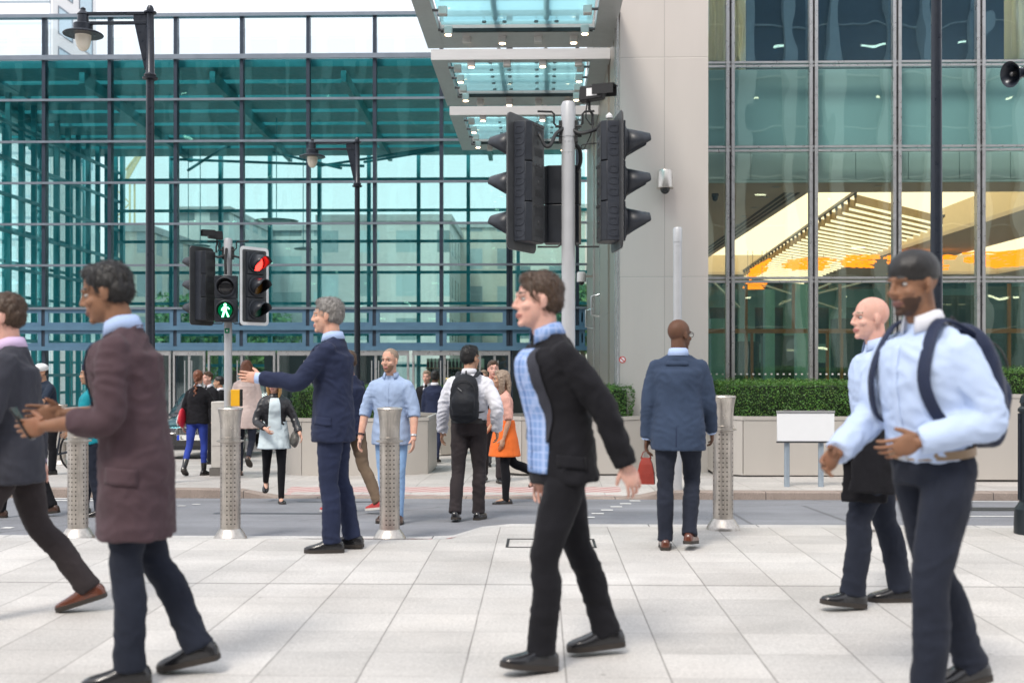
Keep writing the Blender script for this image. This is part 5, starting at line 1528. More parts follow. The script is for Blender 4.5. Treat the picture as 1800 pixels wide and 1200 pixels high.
    def skirt(s, name, m, hem=-.45, ry=.0, rx=.0, amp=.006, top=.10):
        mb = MB()
        p = [s.pel + Vector((0, 0, z)) for z in (top, 0., -.12, hem * .6 - .05, hem)]; b = .02 + s.fat
        r = [(.145 + b, .105 + b), (.172 + b, .122 + b), (.18 + b + rx*.3, .135 + b + ry * .3), (.18 + b + rx*.7, .14 + b + ry * .7), (.18 + b + rx, .14 + b + ry)]
        p, r = resample(p, r, 4); mb.tube(p, r, 40)
        me = remeshed(mb, s.cv, 3); crease(me, amp, (16, 16, 5), s.seed); return link_mesh(me, name, m, s.t, True, ang=80)
    def trousers(s, m, name='trousers', ease=.0, amp=.0065, hem=.0, top=.07, slim=False):
        mb = MB(); b = s.fat * .7 + ease
        p = [s.pel + Vector((0, 0, z)) for z in (-.10, -.03, top)]; p[2] = s.pel + s.RL @ Vector((0, 0, top))
        mb.tube(*resample(p, [(.168 + b, .112 + b), (.172 + b, .120 + b), (.152 + b, .11 + b + s.fat * .5)], 4), 28)
        for sd in (-1, 1):
            hip, kn, an, F = s.leg[sd]
            d = (an - kn).normalized()
            e = an + d * (.035 + hem)
            rr = [(.088, .098), (.083, .092), (.062, .068), (.062, .068), (.056, .064), (.060, .070)] if not slim else [(.084, .090), (.075, .08), (.054, .058), (.05, .058), (.040, .045), (.039, .044)]
            rr = [(a + ease + s.fat * .3, c + ease + s.fat * .3) for a, c in rr]
            kn2 = kn + Vector((0, .006, 0))
            mb.tube(*resample([hip + Vector((0, 0, .03)), hip.lerp(kn, .42), kn2, kn.lerp(an, .38) - Vector((0, .008, 0)), kn.lerp(an, .85), e], rr, 6), 22)
        me = remeshed(mb, s.cv, 4); crease(me, amp * (.6 if slim else 1), (7, 7, 13), s.seed + 4); return link_mesh(me, name, m, s.t, True, ang=80)
    def shoes(s, m, sole=M_sole, heel=.016, boot=0., name='shoe', low=False, high=0.):
        for sd in (-1, 1):
            hip, kn, an, F = s.leg[sd]
            M_ = Matrix.Rotation(R(-7 * sd), 3, 'Z') @ F
            st = [(-.088, .020, .045), (-.078, .031, .066), (-.05, .036, .085), (-.01, .038, .092), (.035, .041, .080), (.075, .046, .060), (.115, .047, .047), (.15, .040, .038), (.175, .027, .030), (.188, .010, .02)]
            if low: st = [(y, w * .88, h * (.62 if y > -.04 and y < .1 else .8)) for y, w, h in st]
            vs = []; n = 14; mb = MB()
            for y, w, h in st:
                for j in range(n):
                    a = PI * j / (n - 1)
                    x_, z_ = w * math.copysign(abs(math.cos(a)) ** .7, math.cos(a)), -ANK + .012 + max(.006, h - .012) * abs(math.sin(a)) ** .8
                    vs.append(an + M_ @ Vector((x_ + sd * .004 * (y > .05), y, z_)))
            fs = []
            for i in range(len(st) - 1):
                for j in range(n): k = (j + 1) % n; fs.append((i*n+j, i*n+k, (i+1)*n+k, (i+1)*n+j))
            fs.append(tuple(range(n-1, -1, -1))); fs.append(tuple((len(st)-1)*n + j for j in range(n)))
            mb.add(vs, fs)
            if boot: mb.tube([an + F @ Vector((0, -.012, -.03)), an.lerp(kn, .08), an + (kn - an).normalized() * boot], [(.042, .052), (.044, .05), (.05, .056)], 18)
            o = mb.build(name, m, s.t, smooth=True, ang=50)
            so = MB()
            out = [(y, w + .004) for y, w, h in st]
            ol = [(-w, y) for y, w in out] + [(w, y) for y, w in out[::-1]]
            nn = len(ol)
            vz = [an + M_ @ Vector((x_, y, -ANK - .012 - (high if y < -.02 else 0)*0)) for x_, y in ol] + [an + M_ @ Vector((x_, y, -ANK + .0125)) for x_, y in ol]
            so.add(vz, [tuple(range(nn)), tuple(range(2*nn-1, nn-1, -1))] + [((j+1) % nn, j, j+nn, (j+1) % nn + nn) for j in range(nn)])
            so.build('sole', sole, o)
    def patch(s, name, m, rows, side=1, off=.004, thick=.003, bvh=None, smoothit=True, nx=10):
        """cloth laid on the front (side 1) or back (-1) of the top: rows of (z, x0, x1) in the torso frame"""
        bvh = bvh or s.tbvh; vs = []; ok = []
        rows2 = []
        for (z0, a0, b0), (z1, a1, b1) in zip(rows[:-1], rows[1:]):
            m_ = max(2, int(abs(z1 - z0) / .018))
            for k in range(m_): t = k / m_; rows2.append((z0 + (z1 - z0) * t, a0 + (a1 - a0) * t, b0 + (b1 - b0) * t))
        rows2.append(rows[-1])
        for z, a, b in rows2:
            for i in range(nx + 1):
                x = a + (b - a) * i / nx
                RLz = s.RL if z > 0 else Matrix.Identity(3)
                tw = s.TW if z > .3 else Matrix.Rotation(0, 3, 'Z')
                o = s.pel + RLz @ (tw @ Vector((x, .7 * side, z))); d = RLz @ (tw @ Vector((0, -side, 0)))
                h, nrm, idx, dist = bvh.ray_cast(o, d)
                if h is None or dist > .75: h = o + d * .62; nrm = -d
                vs.append(h + (-d) * off)
        n = nx + 1; fs = []
        for j in range(len(rows2) - 1):
            for i in range(nx): fs.append((j*n+i, j*n+i+1, (j+1)*n+i+1, (j+1)*n+i))
        mb = MB().add(vs, fs)
        o = mb.build(name, m, s.t, smooth=True, ang=70)
        if smoothit:
            sm_ = o.modifiers.new('smooth', 'SMOOTH'); sm_.iterations = 2; sm_.factor = .5
        sd = o.modifiers.new('solid', 'SOLIDIFY'); sd.thickness = thick; sd.offset = 0
        return o
    def flap(s, m, sd, y0, y1, z, h=.055, tilt=.012):
        """a pocket flap on the flank"""
        vs = []; nx, nz = 8, 4
        for j in range(nz + 1):
            for i in range(nx + 1):
                y = y0 + (y1 - y0) * i / nx; zz = z - h * j / nz + tilt * i / nx
                o = s.pel + Vector((.7 * sd, y, zz)); d = Vector((-sd, 0, 0))
                hit, nrm, ix, dist = s.tbvh.ray_cast(o, d)
                if hit is None: return None
                vs.append(hit - d * (.004 + .004 * j / nz))
        n = nx + 1
        o = MB().add(vs, [(j*n+i, j*n+i+1, (j+1)*n+i+1, (j+1)*n+i) for j in range(nz) for i in range(nx)]).build('pocket_flap', m, s.t, smooth=True)
        q = o.modifiers.new('solid', 'SOLIDIFY'); q.thickness = .004
    def lapels(s, m, shirt, depth=.24, w=.055, tie=None, top=.475, vw=.06):
        s.patch('shirt_front', shirt, [(top, -vw, vw), (top - .03, -vw * 1.0, vw * 1.0), (depth, -.008, .008)], off=.003)
        for q in (-1, 1):
            rows = [(top + .01, vw * .8, vw + w * .55), (top - .07, vw * .72, vw * .72 + w), (depth + .05, .018, .018 + w * .75), (depth, .004, .012)]
            s.patch('lapel', m, [(z, q * min(a, b) if q > 0 else q * max(a, b), q * max(a, b) if q > 0 else q * min(a, b)) for z, a, b in rows], off=.008, thick=.004)
        if tie: s.patch('tie', tie, [(top, -.018, .018), (top - .04, -.014, .014), (top - .05, -.02, .02), (depth + .02, -.028, .028)], off=.008)
    def collar(s, m, h=.04, r=.062, open_=40, back=True):
        mb = MB(); n = 36; vs = []; fs = []
        k = .86 if s.fem else 1.
        for i in range(n + 1):
            a = R(90 + open_ / 2 + (360 - open_) * i / n); c, s_ = math.cos(a), math.sin(a)
            dz = -.010 * max(0, s_) ; ex = .006 * (i in (0, n))
            for rr, zz in ((r * 1.16 * k, .0 + dz - .012), (r * .98 * k, h + dz * 1.5), (r * 1.10 * k, h * .88 + dz * 1.5), (r * 1.34 * k, -.012 + dz * 2.2 - ex)):
                vs.append(s.N + s.RL @ (s.TW @ Vector((rr * c, rr * s_ - .006, zz + .016))))
        for i in range(n):
            for q in range(3): fs.append((4*i+q, 4*i+4+q, 4*i+5+q, 4*i+1+q))
        o = MB().add(vs, fs).build('collar', m, s.t, smooth=True, ang=50); sd = o.modifiers.new('solid', 'SOLIDIFY'); sd.thickness = .003
        return o
    def cuffs(s, m, length=.03, back=-.005):
        for sd in (-1, 1):
            S, E, W, fo = s.arm[sd]
            k = .86 if s.fem else 1.
            MB().tube([W + fo * back, W + fo * (back + length)], [.040 * k, .038 * k], 18).build('cuff', m, s.t, smooth=True)
    def belt(s, m, z=.05):
        p = s.pel + s.RL @ Vector((0, s.fat * .25, z)); b = s.fat * .75
        mb = MB(); n = 40; vs = []; fs = []
        for i in range(n):
            a = 2 * PI * i / n
            for rr, zz in ((.006, -.017), (.010, -.016), (.010, .016), (.006, .017)):
                vs.append(p + s.RL @ Vector(((.158 + b + rr) * math.cos(a), (.114 + b * 1.4 + rr) * math.sin(a), zz)))
        for i in range(n):
            k = (i + 1) % n
            for q in range(3): fs.append((4*i+q, 4*k+q, 4*k+q+1, 4*i+q+1))
        MB().add(vs, fs).build('belt', m, s.t, smooth=True, ang=30)
        MB().obox(Matrix.Translation(p + s.RL @ Vector((0, .126 + b * 1.4, 0))), .022, .004, .016).build('buckle', M_alu, s.t)
    def glasses(s):
        hm, hc = s.HM, s.HC; mb = MB()
        for q in (-1, 1):
            ring = [hc + hm @ Vector((q * .033 + .024 * math.cos(R(a)), .097 - .004 * abs(math.cos(R(a))), .005 + .019 * math.sin(R(a)))) for a in range(0, 361, 24)]
            mb.tube(ring, .0022, 6); mb.tube([hc + hm @ Vector((q * .057, .092, .01)), hc + hm @ Vector((q * .079, .05, .012)), hc + hm @ Vector((q * .080, -.02, .006))], .0022, 6)
        mb.tube([hc + hm @ Vector((-.010, .099, .008)), hc + hm @ Vector((.010, .099, .008))], .002, 6)
        mb.build('glasses', M_blackd, s.t, smooth=True)
    def world(s, v):
        return Matrix.LocRotScale(s.t.location, s.t.rotation_euler.to_quaternion(), s.t.scale) @ Vector(v)
    def held(s, name, label, cat, at_local):
        """a separate thing that this person carries: same turn and scale, based where it is held"""
        t = thing(name, label, cat, s.world(at_local), 0); t.rotation_euler = s.t.rotation_euler; t.scale = s.t.scale
        return t

def backpack(s, label, m, w=.30, h=.46, d=.15, zc=.27, mark=True):
    base = s.pel + s.RL @ Vector((0, -.19 - s.fat, zc))
    t = s.held('backpack', label, 'backpack', base)
    mb = MB(); RL = s.RL
    def L(x, y, z): return RL @ Vector((x, y, z))
    pts = [L(0, 0, -h/2), L(0, -.01, -h/2 + .03), L(0, -.02, -h*.15), L(0, -.01, h*.2), L(0, .015, h/2 - .04), L(0, .03, h/2)]
    mb.tube(*resample(pts, [(w*.36, d*.35), (w*.48, d*.52), (w*.5, d*.6), (w*.47, d*.52), (w*.36, d*.36), (w*.18, d*.18)], 4), 28)
    mb.tube(*resample([L(0, -d*.5, -h*.40), L(0, -d*.62, -h*.12), L(0, -d*.5, h*.08)], [(w*.34, .03), (w*.40, .045), (w*.33, .03)], 4), 20)
    me = remeshed(mb, .010, 3); crease(me, .004, seed=s.seed); link_mesh(me, 'bag_body', m, t, True, ang=80)
    z = MB(); 
    zp = [L(w*.40*math.cos(a), -d*.30 - .045, h*.10 + .12*math.sin(a)) for a in [PI*k/14 for k in range(15)]]
    z.tube(zp, .004, 6); z.tube([L(0, .02, h/2), L(0, .05, h/2+.035), L(0, .07, h/2)], .008, 8)
    z.build('zip_and_loop', M_blackd, t, smooth=True)
    if mark:
        MB().bar(L(-.045, -d*.5 - .048, h*.20), L(-.005, -d*.5 - .055, h*.13), .007, .004).build('pale_tab', M_alu, t)
    # straps over both shoulders lie on the shirt; they belong to the pack
    for q in (-1, 1):
        a = s.pel + RL @ Vector((q * .075, -.11 - s.fat * .6, .44)) - base
        pts = [L(q*.05, .04, h/2 - .03), a + RL @ Vector((q*.02, -.015, .045)), s.pel + RL @ Vector((q*.105, .01, .535)) - base, s.pel + RL @ Vector((q*.125, .10 + s.fat*.3, .44)) - base, s.pel + RL @ Vector((q*.140, .135 + s.fat, .30)) - base, s.pel + RL @ Vector((q*.165, .07 + s.fat*.5, .15)) - base, L(q*w*.42, .03, -h*.32)]
        P, r_ = resample(pts, [(.026, .007)] * 7, 5)
        MB().tube(P, r_, 10, ref=(1, 0, 0)).build('strap', m, t, smooth=True)
    return t
# ------------------------------------------------------------------ clothes
F_navy = fabric('navy_suiting', (.020, .027, .060)); F_blue = fabric('blue_suiting', (.036, .055, .098)); F_char = fabric('charcoal_suiting', (.040, .042, .055))
F_mauve = fabric('dark_mauve_coat', (.070, .044, .052)); F_black = fabric('black_wool', (.010, .010, .013)); F_trn = fabric('dark_navy_trouser', (.017, .021, .034)); F_trb = fabric('brown_black_trouser', (.034, .028, .030))
F_white = fabric('white_cotton', (.70, .71, .77), .8, .06); F_sky = fabric('sky_blue_cotton', (.40, .52, .78), .8, .07); F_pale = fabric('pale_blue_cotton', (.47, .58, .80), .8, .07); F_cham = fabric('chambray', (.33, .43, .62), .85, .12, .5)
F_lilac = fabric('lilac_cotton', (.62, .48, .70), .8, .06); F_check = fabric('blue_check_cotton', (.20, .32, .60), .8, .1, check=(.034, (.42, .52, .78)))
F_jean = fabric('washed_jeans', (.27, .43, .68), .85, .2, .5); F_jeanb = fabric('bright_blue_jeans', (.030, .055, .30), .85, .25, .5)
F_teal = fabric('teal_jersey', (.012, .24, .30)); F_orange = fabric('orange_crepe', (.80, .17, .035), .8, .12); F_beige = fabric('pale_pink_wool', (.66, .53, .49)); F_rust = fabric('rust_knit', (.42, .17, .12))
F_tun = fabric('pale_tunic', (.60, .70, .74), .8, .08); F_leath = pmat('black_leather', (.018, .018, .022), .38, var=.3, bump=.3, bs=60); F_chino = fabric('brown_chino', (.16, .115, .08)); F_tie = fabric('dark_silk_tie', (.06, .02, .09), .4); F_grey = fabric('grey_trouser', (.09, .09, .10))
M_shblk = pmat('black_shoe_leather', (.012, .012, .014), .22, var=.2, coat=.3); M_shbrn = pmat('brown_shoe_leather', (.10, .030, .016), .22, var=.3, coat=.4); M_shdk = pmat('dark_brown_shoe', (.055, .026, .017), .28, coat=.3)
M_shred = pmat('red_canvas', (.42, .05, .05), .8); M_belt = pmat('tan_belt', (.26, .18, .11), .5); M_beltb = pmat('black_belt', (.015, .014, .014), .4)
M_packb = fabric('black_pack_nylon', (.014, .016, .021), .6, .2, .4); M_phone = pmat('phone_black', (.01, .01, .012), .15)
HI = dict(vox=.0058, cv=.010); LO = dict(vox=.009, cv=.015)

# A: far left edge, charcoal suit over lilac shirt, walking left
a = Person('person in charcoal suit and lilac shirt striding out at the left edge', 26, 6.03, 108, 1.79, L=(24, 12, 4), Rr=(-15, 20, -16), lean=3, armL=(14, 8, 20, 6), armR=(-18, 8, 12, 0), skin='pink', hair='short', hc='brown', **HI)
a.trousers(F_trb); a.upper('jacket', F_char, .030, -.20, pad=.008, flare=.03); a.lapels(F_char, F_lilac, .22); a.collar(F_lilac); a.cuffs(F_lilac); a.shoes(M_shbrn)
# B: long mauve coat, both hands forward with a phone
b = Person('person in long dark mauve coat looking down at a phone held out in front', 240, 4.86, 97, 1.81, L=(2, 3, 0), Rr=(-7, 18, -12), lean=7, hpitch=-12, armL=(2, 10, 82, 14), armR=(8, 8, 84, 22), skin='brown', hair='short', hc='black', curlL=46, curlR=40, **HI)
b.trousers(F_trn); b.upper('coat', F_mauve, .034, -.36, pad=.012, sleeve=.80, flare=.04, amp=.009, ystretch=-.015); b.flap(F_mauve, -1, -.05, .09, -.06, .07); b.lapels(F_navy, F_sky, .16, .05); b.collar(F_sky, .045); b.shoes(M_shblk)
S_, E_, W_, fo_ = b.arm[-1]
pt = b.held('phone', 'black phone held out by the person in the long mauve coat', 'phone', W_ + fo_ * .115 + Vector((.012, 0, .02)))
MB().obox(Matrix.Rotation(R(58), 4, 'X'), .036, .075, .0045).build('phone_body', M_phone, pt, bevel=.003)
# C: navy suit, grey hair, arm out level
c = Person('person in navy suit with grey hair reaching one arm straight forward', 586, 8.33, 88, 1.86, L=(1, 3, 0), Rr=(-4, 7, 0), lean=1, armL=(40, 6, 56, 0), armR=(-4, 9, 22, 0), skin='fair', hair='short', hc='grey', curlL=20, **HI)
c.trousers(F_navy); c.upper('jacket', F_navy, .030, -.20, pad=.010, flare=.02); c.flap(F_navy, -1, -.03, .10, -.03); c.lapels(F_navy, F_sky, .2, tie=F_tie); c.collar(F_sky); c.cuffs(F_sky, .05); c.shoes(M_shblk)
# D: facing us in chambray shirt and pale jeans
d = Person('bearded person in pale blue shirt with rolled sleeves and pale jeans, walking this way', 688, 11.0, 172, 1.70, L=(4, 3, 0), Rr=(-4, 5, 0), hyaw=-14, armL=(4, 13, 14, 6), armR=(2, 17, 16, 4), skin='fair', hair='buzz', hc='ash', beard=True, fat=.008, **HI)
d.trousers(F_jean, slim=True); d.upper('shirt', F_cham, .020, -.17, sleeve=.60, flare=.04, amp=.007); d.collar(F_cham, .036, .064, 70); d.patch('placket', F_cham, [(.46, -.014, .014), (.1, -.014, .014), (-.10, -.014, .014)], off=.003); d.shoes(M_shdk)
for sd, nm, mm in ((1, 'bracelet', pmat('dark_bracelet', (.04, .02, .02), .6)), (-1, 'wrist_watch', M_alu)):
    S_, E_, W_, fo_ = d.arm[sd]; MB().tube([W_ - fo_ * .03, W_ - fo_ * .012], .034, 16).build(nm, mm, d.t, smooth=True)
# E: white shirt, black backpack, walking away
e = Person('person in white shirt with a black backpack walking away over the crossing', 824, 11.35, -8, 1.75, L=(-9, 12, -8), Rr=(8, 10, 0), lean=3, hyaw=-32, armL=(10, 20, 10, 0), armR=(-16, 24, 42, 26), skin='tan', hair='short', hc='black', fat=.022, **HI)
e.trousers(F_trb); e.upper('shirt', F_white, .026, .0, tuck=True, sl_r=.018, amp=.010); e.collar(F_white); e.belt(M_beltb, .03); e.shoes(M_shblk)
backpack(e, 'black backpack with a pale tab on the person in the white shirt', M_packb)
# F: orange dress
f = Person('person in coral top, orange skirt and black tights stepping off the far kerb', 887, 13.35, 106, 1.57, L=(2, 3, 0), Rr=(-20, 42, -18), female=True, hyaw=-10, armL=(-4, 10, 20, 10), armR=(8, 8, 30, 0), skin='tan', hair='long', hc='ash', fat=.006, **LO)
f.trousers(F_black, 'tights', ease=.003, slim=True, amp=.001, hem=.03); f.skirt('skirt', F_orange, -.34, .05, .015, top=.14); f.upper('top', fabric('coral_jersey', (.62, .34, .28)), .014, -.02, sleeve=.55); f.shoes(M_shblk, low=True)
# G: centre, black jacket open over blue check shirt
g_ = Person('person in open black jacket over blue checked shirt striding past the tall signal pole', 992, 5.18, 112, 1.80, L=(17, 14, 10), Rr=(-15, 4, -3), lean=10, hyaw=-8, armL=(-34, 10, 12, 0), armR=(-16, 8, 20, 0), skin='pink', hair='short', hc='brown', **HI)
g_.trousers(F_black); g_.upper('jacket', F_black, .030, -.14, pad=.008, flare=.03, amp=.008)
g_.patch('shirt_front', F_check, [(.475, -.06, .06), (.42, -.095, .08), (.2, -.115, .105), (-.0, -.12, .11), (-.10, -.115, .11)], off=.006, thick=.006); g_.flap(F_black, -1, -.02, .10, -.02)
for q in (-1, 1): g_.patch('lapel', F_char, [(.475, *sorted((q*.06, q*.095))), (.40, *sorted((q*.088, q*.145))), (.22, *sorted((q*.11, q*.15))), (.06, *sorted((q*.112, q*.122)))], off=.012, thick=.005)
g_.collar(F_check, .042); g_.patch('placket', F_check, [(.46, -.014, .014), (-.08, -.014, .014)], off=.012); g_.shoes(M_shblk)
# H: blue suit from behind, bald, orange-red bag
h = Person('bald person in blue suit walking away with an orange bag in hand', 1192, 8.49, -12, 1.715, L=(-3, 2, 0), Rr=(16, 38, -6), hyaw=-38, armL=(-4, 9, 8, 0), armR=(10, 9, 24, 0), skin='dark', hair=None, hc='black', curlL=72, fat=.008, **HI)
h.trousers(F_trn); h.upper('jacket', F_blue, .030, -.21, pad=.010, flare=.03, amp=.006); h.collar(F_sky, .046); h.cuffs(F_sky); h.shoes(M_shbrn); h.glasses()
h.patch('vent', F_navy, [(-.02, -.003, .003), (-.18, -.003, .003)], side=-1, off=.001); h.patch('jacket_collar', F_blue, [(.475, -.075, .075), (.435, -.095, .095)], side=-1, off=.007, thick=.005)
S_, E_, W_, fo_ = h.arm[-1]
bg = h.held('paper_bag', 'orange red gift bag hanging from the hand of the bald person', 'bag', W_ + fo_ * .12)
F_red = pmat('orange_red_paper', (.24, .022, .012), .7, var=.25)
m = MB(); ps = []
for z, wx, wy in ((-.05, .028, .010), (-.10, .048, .026), (-.17, .062, .034), (-.25, .066, .036)): ps.append([(-wx, -wy, z), (wx, -wy, z), (wx * 1.0, 0, z + .006), (wx, wy, z), (-wx, wy, z), (-wx, 0, z + .006)])
m.v = [p for q in ps for p in q]; m.f = [tuple(range(18, 24))] + [(i*6+j, (i)*6+(j+1) % 6, (i+1)*6+(j+1) % 6, (i+1)*6+j) for i in range(3) for j in range(6)]
m.build('bag_body', F_red, bg).modifiers.new('s', 'SOLIDIFY').thickness = .003
m = MB()
for q in (-.012, .012): m.tube([(-.04, q, -.055), (-.022, q * .5, -.005), (.0, 0, .004), (.022, q * .5, -.005), (.04, q, -.055)], .003, 6)
m.build('handle', F_red, bg)
# I: pale shirt, pink bald head, dark jacket over the arm
i_ = Person('bald pink-skinned person in pale shirt walking left, half hidden at the right', 1548, 6.49, 98, 1.77, L=(22, 16, 8), Rr=(-9, 4, 0), lean=3, armL=(2, 8, 50, 10), armR=(-12, 8, 16, 0), skin='pink', hair=None, hc='ash', fat=.014, **HI)
i_.trousers(F_trn); i_.upper('shirt', F_pale, .022, .0, tuck=True, amp=.008); i_.collar(F_pale); i_.belt(M_beltb); i_.shoes(M_shblk)
S_, E_, W_, fo_ = i_.arm[-1]
cb = i_.held('carried_jacket', 'dark jacket hanging over the forearm of the bald person at the right', 'jacket', E_.lerp(W_, .6))
m = MB()
for q, ln in ((-1, .34), (1, .40)): m.tube(*resample([Vector((0, 0, .05)), Vector((q * .05, 0, .02)), Vector((q * .065, .0, -.12)), Vector((q * .05, .01, -ln))], [(.03, .11), (.028, .12), (.022, .13), (.018, .14)], 4), 18, ref=(1, 0, 0))
me = remeshed(m, .010, 3); crease(me, .010, (12, 12, 5), 3.); link_mesh(me, 'folded_cloth', F_black, cb, True, ang=80)
# J: nearest at the right, black cap, pale blue shirt, dark trousers, backpack
j = Person('person in black cap, pale blue shirt and dark trousers striding left at the right', 1640, 4.52, 116, 1.82, L=(14, 12, 4), Rr=(-15, 10, -6), lean=6, hpitch=-6, armL=(-14, 14, 88, 26), armR=(12, 10, 50, 20), skin='brown', hair='cap', hc='black', beard=True, fat=.014, **HI)
j.trousers(F_trn); j.upper('shirt', F_pale, .030, .0, tuck=True, sl_r=.014, amp=.009); j.collar(F_white, .045); j.patch('placket', F_pale, [(.46, -.016, .016), (.0, -.016, .016)], off=.003); j.belt(M_belt, .035); j.shoes(M_shblk)
backpack(j, 'dark navy backpack on the capped person at the right', fabric('navy_pack', (.020, .028, .060), .6, .2, .4), w=.30, h=.46, d=.16, mark=False)
# K: teal top and navy bandana, left
k = Person('person in teal top and navy bandana crossing the road at the left', 165, 11.6, 96, 1.58, L=(-4, 6, 0), Rr=(14, 8, 0), female=True, armL=(20, 8, 60, 10), armR=(10, 8, 50, 0), skin='tan', hair='tied', hc='navy', fat=.012, **LO)
k.trousers(F_trn); k.upper('top', F_teal, .018, -.12, sleeve=.4, amp=.008); k.shoes(M_shblk, boot=.10)
# K2: someone hidden behind A, only boots and trousers show
k2 = Person('person in black walking left behind the charcoal suit, only a dark boot showing clearly', 40, 11.5, 92, 1.72, L=(18, 8, 6), Rr=(-12, 12, -6), skin='tan', hair='short', hc='black', **LO)
k2.trousers(F_black); k2.upper('jacket', F_black, .03, -.15); k2.shoes(M_shdk, boot=.08)
# L: braid, black sweater, bright jeans
l = Person('person with a long braid, black sweater and bright blue jeans walking away', 347, 17.1, -4, 1.60, L=(-14, 20, -24), Rr=(6, 5, 0), female=True, armL=(-4, 14, 14, 0), armR=(6, 20, 20, 0), skin='fair', hair='braid', hc='auburn', fat=.014, **LO)
l.trousers(F_jeanb, slim=True); l.upper('sweater', F_black, .024, -.10, sleeve=.72); l.collar(F_white, .04); l.shoes(M_shblk, boot=.12)
sb = l.held('shoulder_bag', 'red and white shoulder bag on the person with the braid', 'bag', l.pel + Vector((-.235, -.06, .02)))
m = MB(); m.ell((0, 0, -.02), (.05, .15, .17)); me = remeshed(m, .012, 2); link_mesh(me, 'bag_body', pmat('red_bag', (.55, .02, .04), .4), sb, True)
MB().tube([(-.052, -.10, -.12), (-.06, -.02, -.02), (-.045, .06, .10)], [(.012, .05)] * 3, 10, ref=(1, 0, 0)).build('white_panel', M_white, sb, smooth=True)
MB().tube([(0, .08, .13), (.06, .06, .30), (.13, .0, .43)], [(.006, .02)] * 3, 8).build('strap', pmat('grey_strap', (.12, .13, .15), .6), sb, smooth=True)
# M: pale pink coat, auburn hair
m_ = Person('person in pale pink coat with long auburn hair walking away', 433, 17.0, 8, 1.74, L=(4, 3, 0), Rr=(-18, 44, -30), female=True, skin='fair', hair='long', hc='auburn', **LO)
m_.trousers(F_trn, slim=True); m_.upper('coat', F_beige, .028, -.24, flare=.10, amp=.006, ystretch=.03); m_.shoes(M_shdk, low=True); m_.patch('coat_seam', F_beige, [(.40, -.16, .16), (.385, -.16, .16)], side=-1, off=.004)
# N: blond, leather jacket, pale tunic
n_ = Person('blond person in black leather jacket and pale tunic walking this way', 482, 13.25, 196, 1.53, L=(2, 2, 0), Rr=(-16, 36, -24), female=True, hyaw=-20, lean=3, hpitch=-10, armL=(6, 22, 40, -10), armR=(8, 16, 60, 30), skin='fair', hair='long', hc='blond', **LO)
n_.trousers(F_black, 'leggings', ease=.004, slim=True, amp=.002); n_.skirt('tunic', F_tun, -.22, .015, .03, top=.16, amp=.008); n_.upper('jacket', F_leath, .026, -.02, sleeve=.92, amp=.009)
n_.patch('tunic_front', F_tun, [(.475, -.055, .055), (.40, -.075, .075), (.2, -.085, .085), (.0, -.095, .095), (-.015, -.095, .095)], off=.006, thick=.005); n_.shoes(M_shblk, low=True)
hb = n_.held('handbag', 'slouchy grey leather handbag at the side of the blond person', 'bag', n_.pel + Vector((-.27, .02, -.10)))
mm = MB(); mm.ell((0, 0, 0), (.06, .16, .11)); me = remeshed(mm, .012, 2); crease(me, .012, (14, 14, 10), 2.); link_mesh(me, 'bag_body', pmat('grey_leather', (.12, .115, .105), .4, bump=.3, bs=50), hb, True)
MB().tube([(0, -.10, .07), (-.01, -.05, .22), (-.01, .05, .22), (0, .10, .07)], .008, 8).build('handle', F_leath, hb, smooth=True)
# O: behind C, brown chinos and red trainers
o_ = Person('person in brown chinos and red trainers behind the navy suit with the outstretched arm', 616, 12.0, 60, 1.74, L=(14, 10, 4), Rr=(-14, 14, -8), skin='tan', hair='short', hc='brown', **LO)
o_.trousers(F_chino); o_.upper('jacket', F_navy, .026, -.12); o_.shoes(M_shred, M_solew)
# far figures near the doors
for (lab, u, Y, rz, H, sk, hr, hc, top, tr, shirt) in (
        ('dark-haired person in navy suit walking away to the hall doors, beside the backpack', 764, 21.0, -10, 1.72, 'dark', 'short', 'black', F_navy, F_navy, F_white),
        ('person in black suit facing this way just left of the navy suit by the doors', 751, 21.6, 170, 1.74, 'pink', 'short', 'ash', F_black, F_black, F_white),
        ('person in black jacket behind the person with the braid', 368, 21.2, 150, 1.74, 'pink', 'short', 'brown', F_black, F_black, F_white),
        ('person in dark vest and white shirt beside the far signal pole', 389, 22.0, 100, 1.68, 'tan', 'short', 'black', F_black, F_grey, F_white),
        ('person in rust top partly hidden behind the orange skirt', 866, 15.6, 190, 1.68, 'pink', 'tied', 'brown', F_rust, F_trb, F_rust),
        ('person with grey hair far off by the doors right of the backpack', 851, 19.5, 175, 1.66, 'fair', 'short', 'ash', F_pale, F_grey, F_pale)):
    q = Person(lab, u, Y, rz, H, L=(8, 8, 0), Rr=(-10, 12, -4), skin=sk, hair=hr, hc=hc, vox=.011, cv=.018)
    q.trousers(tr); q.upper('jacket', top, .028, -.16); q.collar(shirt); q.shoes(M_shblk)
    if top in (F_navy, F_black) and rz > 90: q.lapels(top, shirt)
# cyclist with white helmet at the far left, mostly hidden
cy_ = Person('person in white helmet and dark jersey standing over a bicycle at the far left', 88, 17.3, 150, 1.72, L=(4, 4, 0), Rr=(10, 12, 0), lean=14, armL=(40, 10, 20, 0), armR=(40, 10, 20, 0), skin='tan', hair='short', hc='black', z=far_z(xat(88, 17.3), 17.3), **LO)
cy_.trousers(F_black); cy_.upper('jersey', fabric('dark_jersey', (.02, .03, .05)), .02, -.06, sleeve=.5); cy_.shoes(M_shblk)
hl = MB(); hl.ell(cy_.HC + cy_.HM @ Vector((0, -.01, .065)), (.092, .125, .078), cy_.HM); link_mesh(remeshed(hl, .012, 2), 'helmet', M_white, cy_.t, True)
